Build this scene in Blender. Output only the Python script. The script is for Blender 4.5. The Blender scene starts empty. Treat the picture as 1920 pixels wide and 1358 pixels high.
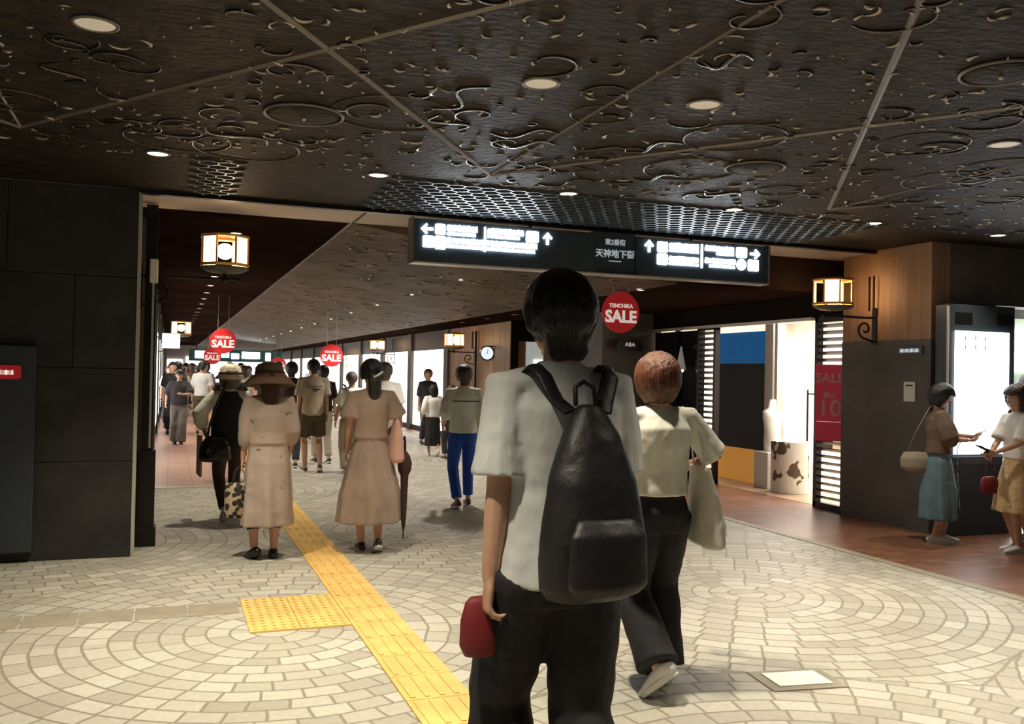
import bpy, bmesh, math, random
from mathutils import Vector, Matrix
V = Vector; PI = math.pi
scene = bpy.context.scene
C = scene.collection
rnd = random.Random(7)

# ---------------------------------------------------------------- camera, world, exposure
F = 1700.0
yaw, pitch, roll = math.atan(640 / F), math.radians(.75), .02
fw = V((math.sin(yaw) * math.cos(pitch), math.cos(yaw) * math.cos(pitch), math.sin(pitch)))
rt = V((math.cos(yaw), -math.sin(yaw), 0)); up0 = rt.cross(fw)
R_ = rt * math.cos(roll) + up0 * math.sin(roll); U_ = up0 * math.cos(roll) - rt * math.sin(roll)
cam = bpy.data.cameras.new('camera'); cam.lens = F / 1920 * 36; cam.sensor_width = 36
cam.clip_start = .05; cam.clip_end = 300
camo = bpy.data.objects.new('camera', cam); C.objects.link(camo)
M = Matrix((R_, U_, -fw)).transposed().to_4x4(); M.translation = V((0, 0, 1.5))
camo.matrix_world = M; scene.camera = camo
world = bpy.data.worlds.new('world'); scene.world = world; world.use_nodes = True
world.node_tree.nodes['Background'].inputs[0].default_value = (1, .95, .9, 1)
world.node_tree.nodes['Background'].inputs[1].default_value = .10
vs = scene.view_settings
vs.view_transform = 'Standard'; vs.look = 'None'; vs.gamma = 1; vs.use_curve_mapping = False
vs.exposure = 0.0
WARM = (1, .89, .68); NEUT = (1, .92, .80)

def light(name, kind, loc, power, color, parent=None, **kw):
    l = bpy.data.lights.new(name, kind); l.energy = power; l.color = color
    for k, v in kw.items(): setattr(l, k, v)
    o = bpy.data.objects.new(name, l); C.objects.link(o); o.location = loc
    if parent: o.parent = parent
    return o

# ---------------------------------------------------------------- materials
def sock(n, *names):
    for k in names:
        if k in n.inputs: return n.inputs[k]
def mat(name, col, rough=.6, metal=0., emit=None, es=0., bump=None, var=None, spec=None, alpha=None, sheen=0, stretch=None):
    m = bpy.data.materials.new(name); m.use_nodes = True
    nt = m.node_tree; b = nt.nodes['Principled BSDF']
    b.inputs['Base Color'].default_value = (*col, 1); b.inputs['Roughness'].default_value = rough
    b.inputs['Metallic'].default_value = metal
    if spec is not None: b.inputs['Specular IOR Level'].default_value = spec
    if sheen: b.inputs['Sheen Weight'].default_value = sheen
    if emit: b.inputs['Emission Color'].default_value = (*emit, 1); b.inputs['Emission Strength'].default_value = es
    if alpha is not None: b.inputs['Alpha'].default_value = alpha
    tc = nt.nodes.new('ShaderNodeTexCoord'); mp = nt.nodes.new('ShaderNodeMapping')
    nt.links.new(tc.outputs['Object'], mp.inputs[0])
    if stretch: mp.inputs['Scale'].default_value = stretch
    if bump:
        n = nt.nodes.new('ShaderNodeTexNoise'); n.inputs['Scale'].default_value = bump[0]; n.inputs['Detail'].default_value = 5
        nt.links.new(mp.outputs[0], n.inputs['Vector'])
        bp = nt.nodes.new('ShaderNodeBump'); bp.inputs['Strength'].default_value = bump[1]; bp.inputs['Distance'].default_value = bump[2] if len(bump) > 2 else .01
        nt.links.new(n.outputs[0], bp.inputs['Height']); nt.links.new(bp.outputs[0], b.inputs['Normal'])
    if var:
        n = nt.nodes.new('ShaderNodeTexNoise'); n.inputs['Scale'].default_value = var[0]; n.inputs['Detail'].default_value = 4
        nt.links.new(mp.outputs[0], n.inputs['Vector'])
        r = nt.nodes.new('ShaderNodeValToRGB'); a = var[1]
        c2 = var[2] if len(var) > 2 else tuple(min(1, c * (1 + a)) for c in col)
        r.color_ramp.elements[0].position = .35; r.color_ramp.elements[1].position = .65
        r.color_ramp.elements[0].color = (*[c * (1 - a) for c in col], 1); r.color_ramp.elements[1].color = (*c2, 1)
        nt.links.new(n.outputs[0], r.inputs[0]); nt.links.new(r.outputs[0], b.inputs['Base Color'])
    return m

class N:      # tiny node algebra
    def __init__(s, nt, o): s.nt, s.o = nt, o
    def op(s, k, b=None, c=None):
        n = s.nt.nodes.new('ShaderNodeMath'); n.operation = k
        for i, v in enumerate((s, b, c)):
            if v is None: continue
            if isinstance(v, N): s.nt.links.new(v.o, n.inputs[i])
            else: n.inputs[i].default_value = v
        return N(s.nt, n.outputs[0])
    def __add__(s, b): return s.op('ADD', b)
    def __sub__(s, b): return s.op('SUBTRACT', b)
    def __mul__(s, b): return s.op('MULTIPLY', b)
    def __truediv__(s, b): return s.op('DIVIDE', b)
    def step(s, a, b):
        n = s.nt.nodes.new('ShaderNodeMapRange'); n.interpolation_type = 'SMOOTHSTEP'
        s.nt.links.new(s.o, n.inputs[0]); n.inputs[1].default_value = a; n.inputs[2].default_value = b
        return N(s.nt, n.outputs[0])

def cobble_material():
    m = bpy.data.materials.new('arc_laid_setts'); m.use_nodes = True; nt = m.node_tree; b = nt.nodes['Principled BSDF']
    tc = nt.nodes.new('ShaderNodeTexCoord'); sp = nt.nodes.new('ShaderNodeSeparateXYZ')
    nz = nt.nodes.new('ShaderNodeTexNoise'); nz.inputs['Scale'].default_value = 2.5
    nt.links.new(tc.outputs['Object'], nz.inputs['Vector'])
    nt.links.new(tc.outputs['Object'], sp.inputs[0])
    wob = (N(nt, nz.outputs[0]) - .5) * .05
    x, y = N(nt, sp.outputs[0]) + wob, N(nt, sp.outputs[1]) - wob
    def fam(cx, cy):
        lx = (x - (cx - 1.6)).op('FLOORED_MODULO', 3.2) - 1.6
        ly = (y - (cy - 3.1)).op('FLOORED_MODULO', 6.2) - 3.1
        return lx, ly, (lx * lx + ly * ly).op('SQRT')
    ax, ay, ar = fam(.6, 5.35); bx_, by_, br = fam(2.2, 8.45)
    pick = ar.op('LESS_THAN', br)                     # 1 -> family a
    def mix(a, c): return a * pick + c * (pick * -1 + 1)
    lx, ly, r = mix(ax, bx_), mix(ay, by_), mix(ar, br)
    w = .125
    ri = (r / w).op('FLOOR'); rf = (r / w).op('FRACT')
    th = ly.op('ARCTAN2', lx) / (2 * PI) + .5
    n = ((ri + .5) * (2 * PI * w / .185)).op('ROUND')
    u = th * n + ri * .37; ui = u.op('FLOOR'); uf = u.op('FRACT')
    er = (rf - .5).op('ABSOLUTE') * -1 + .5; eu = ((uf - .5).op('ABSOLUTE') * -1 + .5) * 1.45
    e = er.op('MINIMUM', eu).op('MINIMUM', ((ar - br).op('ABSOLUTE')) * 3 + .01)
    m_ = e.step(.02, .085)                            # 0 joint, 1 stone
    wn = nt.nodes.new('ShaderNodeTexWhiteNoise'); wn.noise_dimensions = '3D'; cb = nt.nodes.new('ShaderNodeCombineXYZ')
    for i, v in enumerate((ri, ui, pick)): nt.links.new(v.o, cb.inputs[i])
    nt.links.new(cb.outputs[0], wn.inputs[0])
    ring = ((ri - 7).op('ABSOLUTE')).op('LESS_THAN', .5) * .25
    v = (N(nt, wn.outputs[0]) + ring).op('MINIMUM', 1.2)
    cr = nt.nodes.new('ShaderNodeValToRGB'); nt.links.new(v.o, cr.inputs[0])
    cr.color_ramp.elements[0].color = (.46, .43, .36, 1); cr.color_ramp.elements[1].color = (.66, .63, .545, 1)
    n2 = nt.nodes.new('ShaderNodeTexNoise'); n2.inputs['Scale'].default_value = 30; n2.inputs['Detail'].default_value = 6
    nt.links.new(tc.outputs['Object'], n2.inputs['Vector'])
    mx = nt.nodes.new('ShaderNodeMix'); mx.data_type = 'RGBA'
    nt.links.new(m_.o, mx.inputs[0]); mx.inputs[6].default_value = (.31, .275, .21, 1); nt.links.new(cr.outputs[0], mx.inputs[7])
    mx2 = nt.nodes.new('ShaderNodeMix'); mx2.data_type = 'RGBA'; mx2.blend_type = 'MULTIPLY'; mx2.inputs[0].default_value = .35
    nt.links.new(mx.outputs[2], mx2.inputs[6]); nt.links.new(n2.outputs[0], mx2.inputs[7])
    nt.links.new(mx2.outputs[2], b.inputs['Base Color'])
    h = m_ * .7 + N(nt, wn.outputs[0]) * .1 + N(nt, n2.outputs[0]) * .12
    bp = nt.nodes.new('ShaderNodeBump'); bp.inputs['Strength'].default_value = .6; bp.inputs['Distance'].default_value = .006
    nt.links.new(h.o, bp.inputs['Height']); nt.links.new(bp.outputs[0], b.inputs['Normal'])
    b.inputs['Roughness'].default_value = .5
    return m

def brick_material(name, c1, c2, mo, sx, sy, rough=.5, rot=0, mortar=.012, off=.5):
    m = bpy.data.materials.new(name); m.use_nodes = True; nt = m.node_tree; b = nt.nodes['Principled BSDF']
    tc = nt.nodes.new('ShaderNodeTexCoord'); mp = nt.nodes.new('ShaderNodeMapping'); mp.inputs['Rotation'].default_value = (0, 0, rot)
    nt.links.new(tc.outputs['Object'], mp.inputs[0]); br = nt.nodes.new('ShaderNodeTexBrick')
    nt.links.new(mp.outputs[0], br.inputs['Vector'])
    br.inputs['Color1'].default_value = (*c1, 1); br.inputs['Color2'].default_value = (*c2, 1); br.inputs['Mortar'].default_value = (*mo, 1)
    br.inputs['Scale'].default_value = 1; br.inputs['Brick Width'].default_value = sx; br.inputs['Row Height'].default_value = sy
    br.inputs['Mortar Size'].default_value = mortar; br.offset = off
    nt.links.new(br.outputs['Color'], b.inputs['Base Color']); b.inputs['Roughness'].default_value = rough
    bp = nt.nodes.new('ShaderNodeBump'); bp.inputs['Strength'].default_value = .4; bp.inputs['Distance'].default_value = .004; bp.invert = True
    nt.links.new(br.outputs['Fac'], bp.inputs['Height']); nt.links.new(bp.outputs[0], b.inputs['Normal'])
    return m

def wood_material(name, c1, c2):
    m = bpy.data.materials.new(name); m.use_nodes = True; nt = m.node_tree; b = nt.nodes['Principled BSDF']
    tc = nt.nodes.new('ShaderNodeTexCoord'); mp = nt.nodes.new('ShaderNodeMapping'); mp.inputs['Scale'].default_value = (6, 6, .35)
    nt.links.new(tc.outputs['Object'], mp.inputs[0]); n = nt.nodes.new('ShaderNodeTexNoise'); n.inputs['Scale'].default_value = 3; n.inputs['Detail'].default_value = 8
    nt.links.new(mp.outputs[0], n.inputs['Vector']); r = nt.nodes.new('ShaderNodeValToRGB')
    r.color_ramp.elements[0].position = .3; r.color_ramp.elements[1].position = .7
    r.color_ramp.elements[0].color = (*c1, 1); r.color_ramp.elements[1].color = (*c2, 1)
    nt.links.new(n.outputs[0], r.inputs[0]); nt.links.new(r.outputs[0], b.inputs['Base Color']); b.inputs['Roughness'].default_value = .5
    return m

def print_material(name, base, ink, scale, lo, hi, voronoi=False):
    m = mat(name, base, .8); nt = m.node_tree; b = nt.nodes['Principled BSDF']
    tc = nt.nodes.new('ShaderNodeTexCoord'); n = nt.nodes.new('ShaderNodeTexVoronoi' if voronoi else 'ShaderNodeTexNoise')
    n.inputs['Scale'].default_value = scale; nt.links.new(tc.outputs['Object'], n.inputs['Vector'])
    r = nt.nodes.new('ShaderNodeValToRGB'); r.color_ramp.elements[0].position = lo; r.color_ramp.elements[1].position = hi
    r.color_ramp.elements[0].color = (*ink, 1); r.color_ramp.elements[1].color = (*base, 1)
    nt.links.new(n.outputs[0], r.inputs[0]); nt.links.new(r.outputs[0], b.inputs['Base Color'])
    return m

def fabric(name, col, fold=.35, sheen=.0, rough=.85):
    return mat(name, col, rough, bump=(9, fold, .03), var=(14, .07), sheen=sheen, stretch=(1, 1, .45))

MT = dict(
    setts=cobble_material(),
    brick=brick_material('red_brown_paving_brick', (.20, .075, .04), (.30, .13, .075), (.16, .10, .07), .22, .11, .35, .0, .01),
    pink=brick_material('pinkish_brown_paving', (.40, .23, .18), (.46, .275, .215), (.25, .15, .12), .3, .3, .35, 0, .006, 0),
    ceil=mat('dark_bronze_ceiling_panel', (.023, .015, .0105), .62, .0, bump=(30, .9, .02), var=(16, .75, (.032, .022, .015)), stretch=(.6, 1, 1), spec=.22),
    relief=mat('dark_cast_metal_relief', (.085, .074, .062), .22, .75, bump=(40, .3)),
    glint=mat('glint_bright_metal', (.42, .38, .32), .3, .6),  # pale tone put in for glints on the ceiling relief
    lattice=mat('blue_lit_metal_lattice', (.12, .15, .17), .4, .5),  # blue tint is the sign's light put into the metal colour
    rib=mat('grey_metal_strip', (.17, .15, .13), .4, .3),
    brownceil=mat('brown_ceiling_panel', (.022, .012, .009), .6, 0, bump=(3, .2), var=(1.5, .15), spec=0),
    vault=mat('embossed_brown_vault', (.105, .077, .057), .6, .05, spec=.08, bump=(7, 1., .03), var=(2.2, .3), stretch=(1, .6, 1)),
    plaster=mat('grey_plaster_soffit', (.52, .45, .40), .7, bump=(20, .1)),
    dark=mat('near_black_fascia', (.012, .009, .008), .8, spec=.08),
    darkm=mat('black_metal', (.02, .018, .017), .35, .6),
    stone=mat('dark_slate_stone', (.024, .0235, .0215), .6, bump=(14, .35), var=(3.5, .28)),
    stone2=mat('grey_brown_pillar_stone', (.10, .088, .075), .55, bump=(10, .3), var=(2, .2)),
    trimw=mat('pale_metal_trim', (.55, .52, .46), .35, .4),
    wood=wood_material('oak_panel', (.24, .13, .065), (.36, .21, .115)),
    white=mat('white_paint', (.85, .83, .79), .6),
    whitelit=mat('lit_white_wall', (.9, .88, .84), .7, emit=(1, .97, .92), es=.35),
    glow=mat('bright_shop_light', (1, 1, 1), .5, emit=(1, .95, .88), es=2.2),
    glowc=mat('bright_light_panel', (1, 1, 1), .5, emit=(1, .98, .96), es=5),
    kioskdark=mat('dark_blue_grey_kiosk', (.035, .045, .058), .35, bump=(30, .05)),
    screen=mat('white_lit_screen', (1, 1, 1), .4, emit=(.86, .95, 1.), es=2.6),
    ink=mat('dark_print', (.05, .05, .06), .6),
    signbody=mat('blue_black_sign_face', (.035, .05, .065), .35, bump=(60, .05)),
    signglow=mat('white_lit_lettering', (1, 1, 1), .4, emit=(.86, .94, 1.), es=14),
    signdim=mat('dim_white_lettering', (.6, .66, .7), .5, emit=(.8, .9, 1.), es=.28),
    red=mat('red_sign_board', (.62, .025, .03), .4, emit=(.8, .03, .04), es=.12),
    pale=mat('pale_pink_lettering', (.85, .75, .72), .5, emit=(1, .9, .85), es=.4),
    yellow=mat('yellow_tactile_tile', (.80, .50, .16), .5, var=(5, .1), bump=(60, .1)),
    slab=mat('grey_stone_slab', (.33, .29, .22), .55, var=(6, .1), bump=(40, .15)),
    joint=mat('dark_joint', (.06, .05, .04), .8),
    brass=mat('brass_frame', (.62, .34, .11), .35, .7),
    frost=mat('frosted_warm_glass', (.9, .75, .5), .4, emit=(1, .62, .27), es=3.5),
    bulb=mat('glowing_bulb', (1, 1, 1), .4, emit=(1, .85, .58), es=14),
    lampoff=mat('matte_downlight_diffuser', (.55, .5, .42), .5, emit=(1, .86, .66), es=.22),
    lampon=mat('lit_downlight_diffuser', (1, 1, 1), .5, emit=(1, .9, .74), es=9),
    orange=mat('orange_counter_front', (.85, .42, .08), .45, emit=(1, .45, .08), es=.25),
    bluescreen=mat('blue_lit_screen', (.006, .02, .05), .2, emit=(.0, .11, .32), es=.5),
    darkglass=mat('dark_glossy_panel', (.012, .013, .018), .12),
    skin=mat('skin', (.58, .34, .235), .5, bump=(60, .08), var=(6, .08)),
    hairblack=mat('black_hair', (.008, .0075, .009), .42, bump=(90, .7, .01), stretch=(1, 1, .12)),
    hairbrown=mat('dark_brown_hair', (.045, .022, .012), .42, bump=(90, .7, .01), stretch=(1, 1, .12)),
    hairred=mat('red_brown_hair', (.085, .024, .008), .5, bump=(110, .9, .01), var=(50, .5), stretch=(1, 1, .1)),
    hairgrey=mat('grey_brown_hair', (.12, .095, .07), .5, bump=(90, .7, .01), stretch=(1, 1, .12)),
    lips=mat('lips', (.42, .13, .11), .5), eye=mat('dark_iris', (.02, .012, .01), .2), eyew=mat('eye_white', (.8, .78, .75), .3),
    tgrey=fabric('light_grey_tee_cotton', (.60, .62, .62)), tblack=fabric('black_cloth', (.012, .011, .014)),
    nylon=mat('black_nylon', (.013, .012, .015), .5, bump=(12, .4, .02)),
    offwhite=fabric('off_white_cloth', (.70, .70, .63)), cream=fabric('cream_cloth', (.66, .58, .44)),
    taupe=fabric('taupe_linen', (.37, .275, .22), .5), sand=print_material('pale_taupe_flecked_cloth', (.41, .32, .27), (.16, .12, .09), 17, .27, .31),
    khaki=fabric('khaki_cotton', (.39, .33, .24)), olive=fabric('dark_olive_cotton', (.07, .058, .028)),
    sage=fabric('sage_green_jacket', (.60, .65, .60)), blue=fabric('bright_blue_jersey', (.012, .06, .36)),
    denim=fabric('pale_blue_denim', (.13, .22, .27)), brown=fabric('brown_knit', (.14, .085, .06)), dkbrown=fabric('dark_brown_cloth', (.055, .025, .02)),
    charcoal=fabric('charcoal_cloth', (.035, .032, .038)), grey=fabric('mid_grey_cloth', (.16, .14, .135)), yellowskirt=print_material('pale_yellow_print_cloth', (.66, .47, .24), (.45, .30, .14), 30, .3, .45),
    hat=mat('brown_straw_hat', (.17, .092, .052), .8, bump=(50, .5)), paleh=print_material('cream_floral_hat', (.80, .72, .55), (.5, .33, .18), 22, .36, .46),
    pinkbag=mat('pale_pink_leather', (.72, .42, .34), .5, bump=(10, .1)), tote=mat('off_white_canvas', (.60, .60, .54), .8, bump=(8, .3, .02)),
    redc=mat('red_cloth', (.20, .015, .02), .6), tan=mat('tan_leather', (.34, .22, .13), .6), beigebag=mat('beige_canvas', (.32, .27, .20), .7),
    check=None, sole=mat('white_rubber', (.72, .70, .65), .6), shoeb=mat('black_shoe', (.015, .013, .013), .4), shoew=mat('white_shoe', (.7, .68, .62), .5),
    shoebr=mat('brown_shoe', (.10, .06, .035), .5), camo=print_material('white_with_brown_camouflage_print', (.80, .78, .73), (.13, .095, .06), 5, .44, .47),
    glass=mat('pane_glass', (.9, .9, .9), .05, alpha=.15),
)
MT['check'] = print_material('black_and_beige_woven_pattern', (.45, .36, .24), (.02, .017, .015), 26, .54, .60, True)

# ---------------------------------------------------------------- mesh helpers
def link(name, bm, m, parent=None, smooth=False, bevel=0):
    me = bpy.data.meshes.new(name); bm.normal_update(); bm.to_mesh(me); bm.free()
    o = bpy.data.objects.new(name, me); C.objects.link(o)
    for k in (m if isinstance(m, (list, tuple)) else [m]): me.materials.append(k)
    if smooth:
        for p in me.polygons: p.use_smooth = True
    if parent: o.parent = parent
    if bevel:
        bv = o.modifiers.new('bevel', 'BEVEL'); bv.width = bevel; bv.segments = 2; bv.limit_method = 'ANGLE'
    return o
def tag(o, label, cat, group=None, kind=None):
    o['label'] = label; o['category'] = cat
    if group: o['group'] = group
    if kind: o['kind'] = kind
    return o
def struct(name, bm, m, parent=None, label=None, **k):
    o = link(name, bm, m, parent, **k)
    if not parent: o['kind'] = 'structure'
    if label: o['label'] = label
    return o
def thing(name, label, cat, loc=(0, 0, 0), rz=0, group=None):
    o = bpy.data.objects.new(name, None); C.objects.link(o); o.location = loc; o.rotation_euler = (0, 0, rz)
    o.empty_display_size = .1
    return tag(o, label, cat, group)
def NB(): return bmesh.new()
def bx(bm, x0, x1, y0, y1, z0, z1, rot=None, mi=0):
    vs_ = [bm.verts.new((x, y, z)) for x in (x0, x1) for y in (y0, y1) for z in (z0, z1)]
    if rot: bmesh.ops.transform(bm, matrix=rot, verts=vs_)
    for f in ((0, 1, 3, 2), (4, 6, 7, 5), (0, 4, 5, 1), (2, 3, 7, 6), (0, 2, 6, 4), (1, 5, 7, 3)):
        fc = bm.faces.new([vs_[i] for i in f]); fc.material_index = mi
    return bm
def box(*a, **k): return bx(NB(), *a, **k)
def frame_of(d, side=None):
    d = d.normalized(); s = side if side is not None else (V((1, 0, 0)) if abs(d.x) < .8 else V((0, 1, 0)))
    s = (s - d * s.dot(d)).normalized(); return s, d.cross(s)
def tube(bm, pts, rad, n=10, side=None, caps=True, closed=False, mi=0):
    pts = [V(p) for p in pts]; rings = []; L = len(pts)
    rad = rad if isinstance(rad, list) else [rad] * L
    sp = list(range(L))
    prev = side
    seq = []
    for i in sp:
        if closed: d = pts[(i + 1) % L] - pts[i - 1]
        else: d = (pts[min(i + 1, L - 1)] - pts[max(i - 1, 0)])
        s, t = frame_of(d, prev); prev = s
        r = rad[i]; a, b = (r, r) if not isinstance(r, tuple) else r
        if i == 0 and caps and not closed:
            dn = d.normalized()
            seq.append((pts[i] - dn * min(a, b) * .85, a * .45, b * .45, s, t)); seq.append((pts[i] - dn * min(a, b) * .5, a * .85, b * .85, s, t))
        seq.append((pts[i], a, b, s, t))
        if i == L - 1 and caps and not closed:
            dn = d.normalized()
            seq.append((pts[i] + dn * min(a, b) * .5, a * .85, b * .85, s, t)); seq.append((pts[i] + dn * min(a, b) * .85, a * .45, b * .45, s, t))
    for p, a, b, s, t in seq:
        rings.append([bm.verts.new(p + s * (a * math.cos(2 * PI * k / n)) + t * (b * math.sin(2 * PI * k / n))) for k in range(n)])
    m_ = len(rings)
    for i in range(m_ if closed else m_ - 1):
        A, B = rings[i], rings[(i + 1) % m_]
        for k in range(n):
            f = bm.faces.new((A[k], A[(k + 1) % n], B[(k + 1) % n], B[k])); f.material_index = mi
    if not closed:
        bm.faces.new(rings[0][::-1]).material_index = mi; bm.faces.new(rings[-1]).material_index = mi
    return bm
def lathe(bm, prof, n=24, c=(0, 0, 0), fold=None, sx=1, sy=1, mi=0):
    """prof: (r, z) or (cx, cy, z, rx, ry[, foldamp])"""
    rings = []
    for q in prof:
        if len(q) == 2: cx, cy, z, a, b, fa = 0, 0, q[1], q[0] * sx, q[0] * sy, 0
        else: cx, cy, z, a, b = q[:5]; fa = q[5] if len(q) > 5 else 0
        rg = []
        for k in range(n):
            t = 2 * PI * k / n
            w = 1 + (fa * (math.sin((fold or 9) * t + z * 2) * .7 + math.sin((fold or 9) * 1.7 * t + 1 + z * 3) * .3 * 1) if fa else 0)
            rg.append(bm.verts.new((c[0] + cx + a * w * math.cos(t), c[1] + cy + b * w * math.sin(t), c[2] + z)))
        rings.append(rg)
    for A, B in zip(rings, rings[1:]):
        for k in range(n):
            bm.faces.new((A[k], A[(k + 1) % n], B[(k + 1) % n], B[k])).material_index = mi
    bm.faces.new(rings[0][::-1]).material_index = mi; bm.faces.new(rings[-1]).material_index = mi
    return bm
def ball(bm, c, r, sc=(1, 1, 1), n=14, rot=None):
    c = V(c); m = max(4, n * 2 // 3); rings = []
    def P(v):
        v = V((v.x * sc[0], v.y * sc[1], v.z * sc[2])) * r
        return bm.verts.new(c + ((rot.to_3x3() @ v) if rot else v))
    top = P(V((0, 0, 1))); bot = P(V((0, 0, -1)))
    for i in range(1, m):
        a = PI * i / m; rings.append([P(V((math.sin(a) * math.cos(2 * PI * k / n), math.sin(a) * math.sin(2 * PI * k / n), math.cos(a)))) for k in range(n)])
    for k in range(n):
        j = (k + 1) % n
        bm.faces.new((top, rings[0][k], rings[0][j])); bm.faces.new((bot, rings[-1][j], rings[-1][k]))
        for A, B in zip(rings, rings[1:]): bm.faces.new((A[k], B[k], B[j], A[j]))
    return bm
def prism(bm, pts, y0, y1, mi=0):     # polygon in xz extruded along y
    a = [bm.verts.new((x, y0, z)) for x, z in pts]; b = [bm.verts.new((x, y1, z)) for x, z in pts]
    bm.faces.new(a).material_index = mi; bm.faces.new(b[::-1]).material_index = mi
    for i in range(len(pts)):
        j = (i + 1) % len(pts); bm.faces.new((a[i], b[i], b[j], a[j])).material_index = mi
    return bm
def cyl(bm, c, r, h, n=24, axis='Z', mi=0):
    rg = []
    for q in (-h / 2, h / 2):
        rg.append([bm.verts.new({'Z': (c[0] + r * math.cos(a), c[1] + r * math.sin(a), c[2] + q), 'Y': (c[0] + r * math.sin(a), c[1] + q, c[2] + r * math.cos(a)), 'X': (c[0] + q, c[1] + r * math.cos(a), c[2] + r * math.sin(a))}[axis]) for a in [2 * PI * k / n for k in range(n)]])
    for k in range(n): bm.faces.new((rg[0][k], rg[0][(k + 1) % n], rg[1][(k + 1) % n], rg[1][k])).material_index = mi
    bm.faces.new(rg[0][::-1]).material_index = mi; bm.faces.new(rg[1]).material_index = mi
    return bm
def text_mesh(name, s, size, m, parent, loc, ext=.004, rz=0, bold=.0, sx=1, align='CENTER'):
    cu = bpy.data.curves.new(name, 'FONT'); cu.body = s; cu.size = size; cu.extrude = ext; cu.offset = bold
    cu.align_x = align; cu.align_y = 'CENTER'; cu.resolution_u = 3
    t = bpy.data.objects.new(name + '_curve', cu); C.objects.link(t)
    me = bpy.data.meshes.new_from_object(t)
    bpy.data.objects.remove(t); me.materials.clear(); me.materials.append(m)
    me.transform(Matrix.Rotation(PI / 2, 4, 'X') @ Matrix.Diagonal((sx, 1, 1, 1)))
    o = bpy.data.objects.new(name, me); C.objects.link(o); o.parent = parent; o.location = loc; o.rotation_euler = (0, 0, rz)
    return o

# ================================================================ SETTING
CZ = 2.9
# floors
struct('floor', box(-7, 5.6, -3, 62, -.1, 0), MT['setts'])
struct('floor', box(5.6, 16, -3, 62, -.1, .001), MT['brick'])
struct('floor', box(-2, .93, 12.15, 62, -.02, .004), MT['pink'])
struct('trim_1', box(-.25, .93, 11.98, 12.15, -.02, .006), MT['trimw'])
struct('trim_2', box(5.54, 5.64, -3, 62, -.02, .005), MT['slab'])
bm = NB()
x = .44
while x > -7:
    bx(bm, x - .30, x - .006, 5.80, 6.07, -.02, .004); x -= .305
struct('trim_3', bm, MT['slab'], bevel=.004)
# plaza ceiling: base panel with strip ribs, cast relief and star lattice band
ceil = struct('ceiling', box(-7, 16, -4, 7.75, CZ, CZ + .15), MT['ceil'])
bm = NB()
def strip(a, b, w=.017):
    a, b = V((*a, CZ)), V((*b, CZ)); tube(bm, [a, b], (w, .010), 4, side=(b - a).cross(V((0, 0, 1))))
dx, dy = 1.47, 2.05
for k in range(-6, 10):
    for s_ in (-1, 1):
        x0, y0 = 2.08 + 2 * dx * (k - 1), 6.03
        # clip each diagonal to the plaza
        strip((x0 - s_ * dx * 3.9, y0 - dy * 3.9), (x0 + s_ * 0, y0))
    strip((x0, 1.0), (x0, y0), .009)
struct('panel_strips', bm, MT['rib'], ceil)
bm = NB(); r2 = random.Random(3)
DL = [(-.32, 4.06), (1.63, 4.01), (2.52, 3.98), (4.52, 3.93), (.65, 5.03), (3.45, 3.02), (3.58, 5.03)]
def clear(x, y, r=.2): return all((x - a) ** 2 + (y - b_) ** 2 > r * r for a, b_ in DL)
def scroll(cx, cy, R0, turns, a0, hand, w):
    n = max(8, int(22 * turns)); pts = []; rad = []
    for i in range(n + 1):
        t = i / n; r = R0 * (1 - .78 * t); a = a0 + hand * 2 * PI * turns * t
        pts.append((cx + r * math.cos(a), cy + r * math.sin(a), CZ - .004)); rad.append(w * (1 - .6 * t) * min(1, .35 + 3 * t))
    tube(bm, pts, [(q, q * 1.1) for q in rad], 6)
spots_c = []
for i in range(420):
    x, y = r2.uniform(-1.6, 8.5), r2.uniform(1.6, 6.35)
    if not clear(x, y, .28): continue
    R0 = r2.choice((.03, .04, .05, .07, .10, .15, .2))
    scroll(x, y, R0, r2.uniform(.3, .95), r2.uniform(0, 6.3), r2.choice((-1, 1)), r2.uniform(.005, .010))
for i in range(60):            # S-shaped stems and rings
    x, y = r2.uniform(-1.4, 8), r2.uniform(1.8, 6.3); a = r2.uniform(0, 6.3); L = r2.uniform(.2, .5)
    if not clear(x + math.cos(a) * L / 2, y + math.sin(a) * L / 2, .45): continue
    pts = [(x + math.cos(a) * L * t - math.sin(a) * .09 * math.sin(6.3 * t), y + math.sin(a) * L * t + math.cos(a) * .09 * math.sin(6.3 * t), CZ - .004) for t in [j / 14 for j in range(15)]]
    tube(bm, pts, [.005 + .006 * math.sin(PI * j / 14) for j in range(15)], 6)
for i in range(26):
    x, y, R0 = r2.uniform(-1.4, 8), r2.uniform(2, 6.2), r2.uniform(.12, .34)
    tube(bm, [(x + R0 * math.cos(j * PI / 16), y + R0 * math.sin(j * PI / 16), CZ - .001) for j in range(32)], .006, 5, closed=True)
struct('cast_scroll_relief', bm, MT['relief'], ceil, smooth=True)
bm = NB()
for i in range(1500):
    x, y = r2.uniform(-1.6, 8.5), r2.uniform(1.8, 6.45)
    if not clear(x, y, .15): continue
    if i % 3 == 0: ball(bm, (x, y, CZ), r2.uniform(.004, .010), n=6)
    else:
        R0, a0, sp, w = r2.uniform(.015, .055), r2.uniform(0, 6.3), r2.uniform(.8, 2.6), r2.uniform(.004, .009)
        tube(bm, [(x + R0 * math.cos(a0 + sp * q / 7), y + R0 * math.sin(a0 + sp * q / 7), CZ - .003) for q in range(8)], [w * (.3 + math.sin(PI * q / 7)) for q in range(8)], 5)
struct('leaf_glint_relief', bm, MT['glint'], ceil, smooth=True)  # pale dots and leaf crescents stand in for highlights on the relief
bm = NB(); s_ = .125; j = 0; y = 6.42
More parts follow.
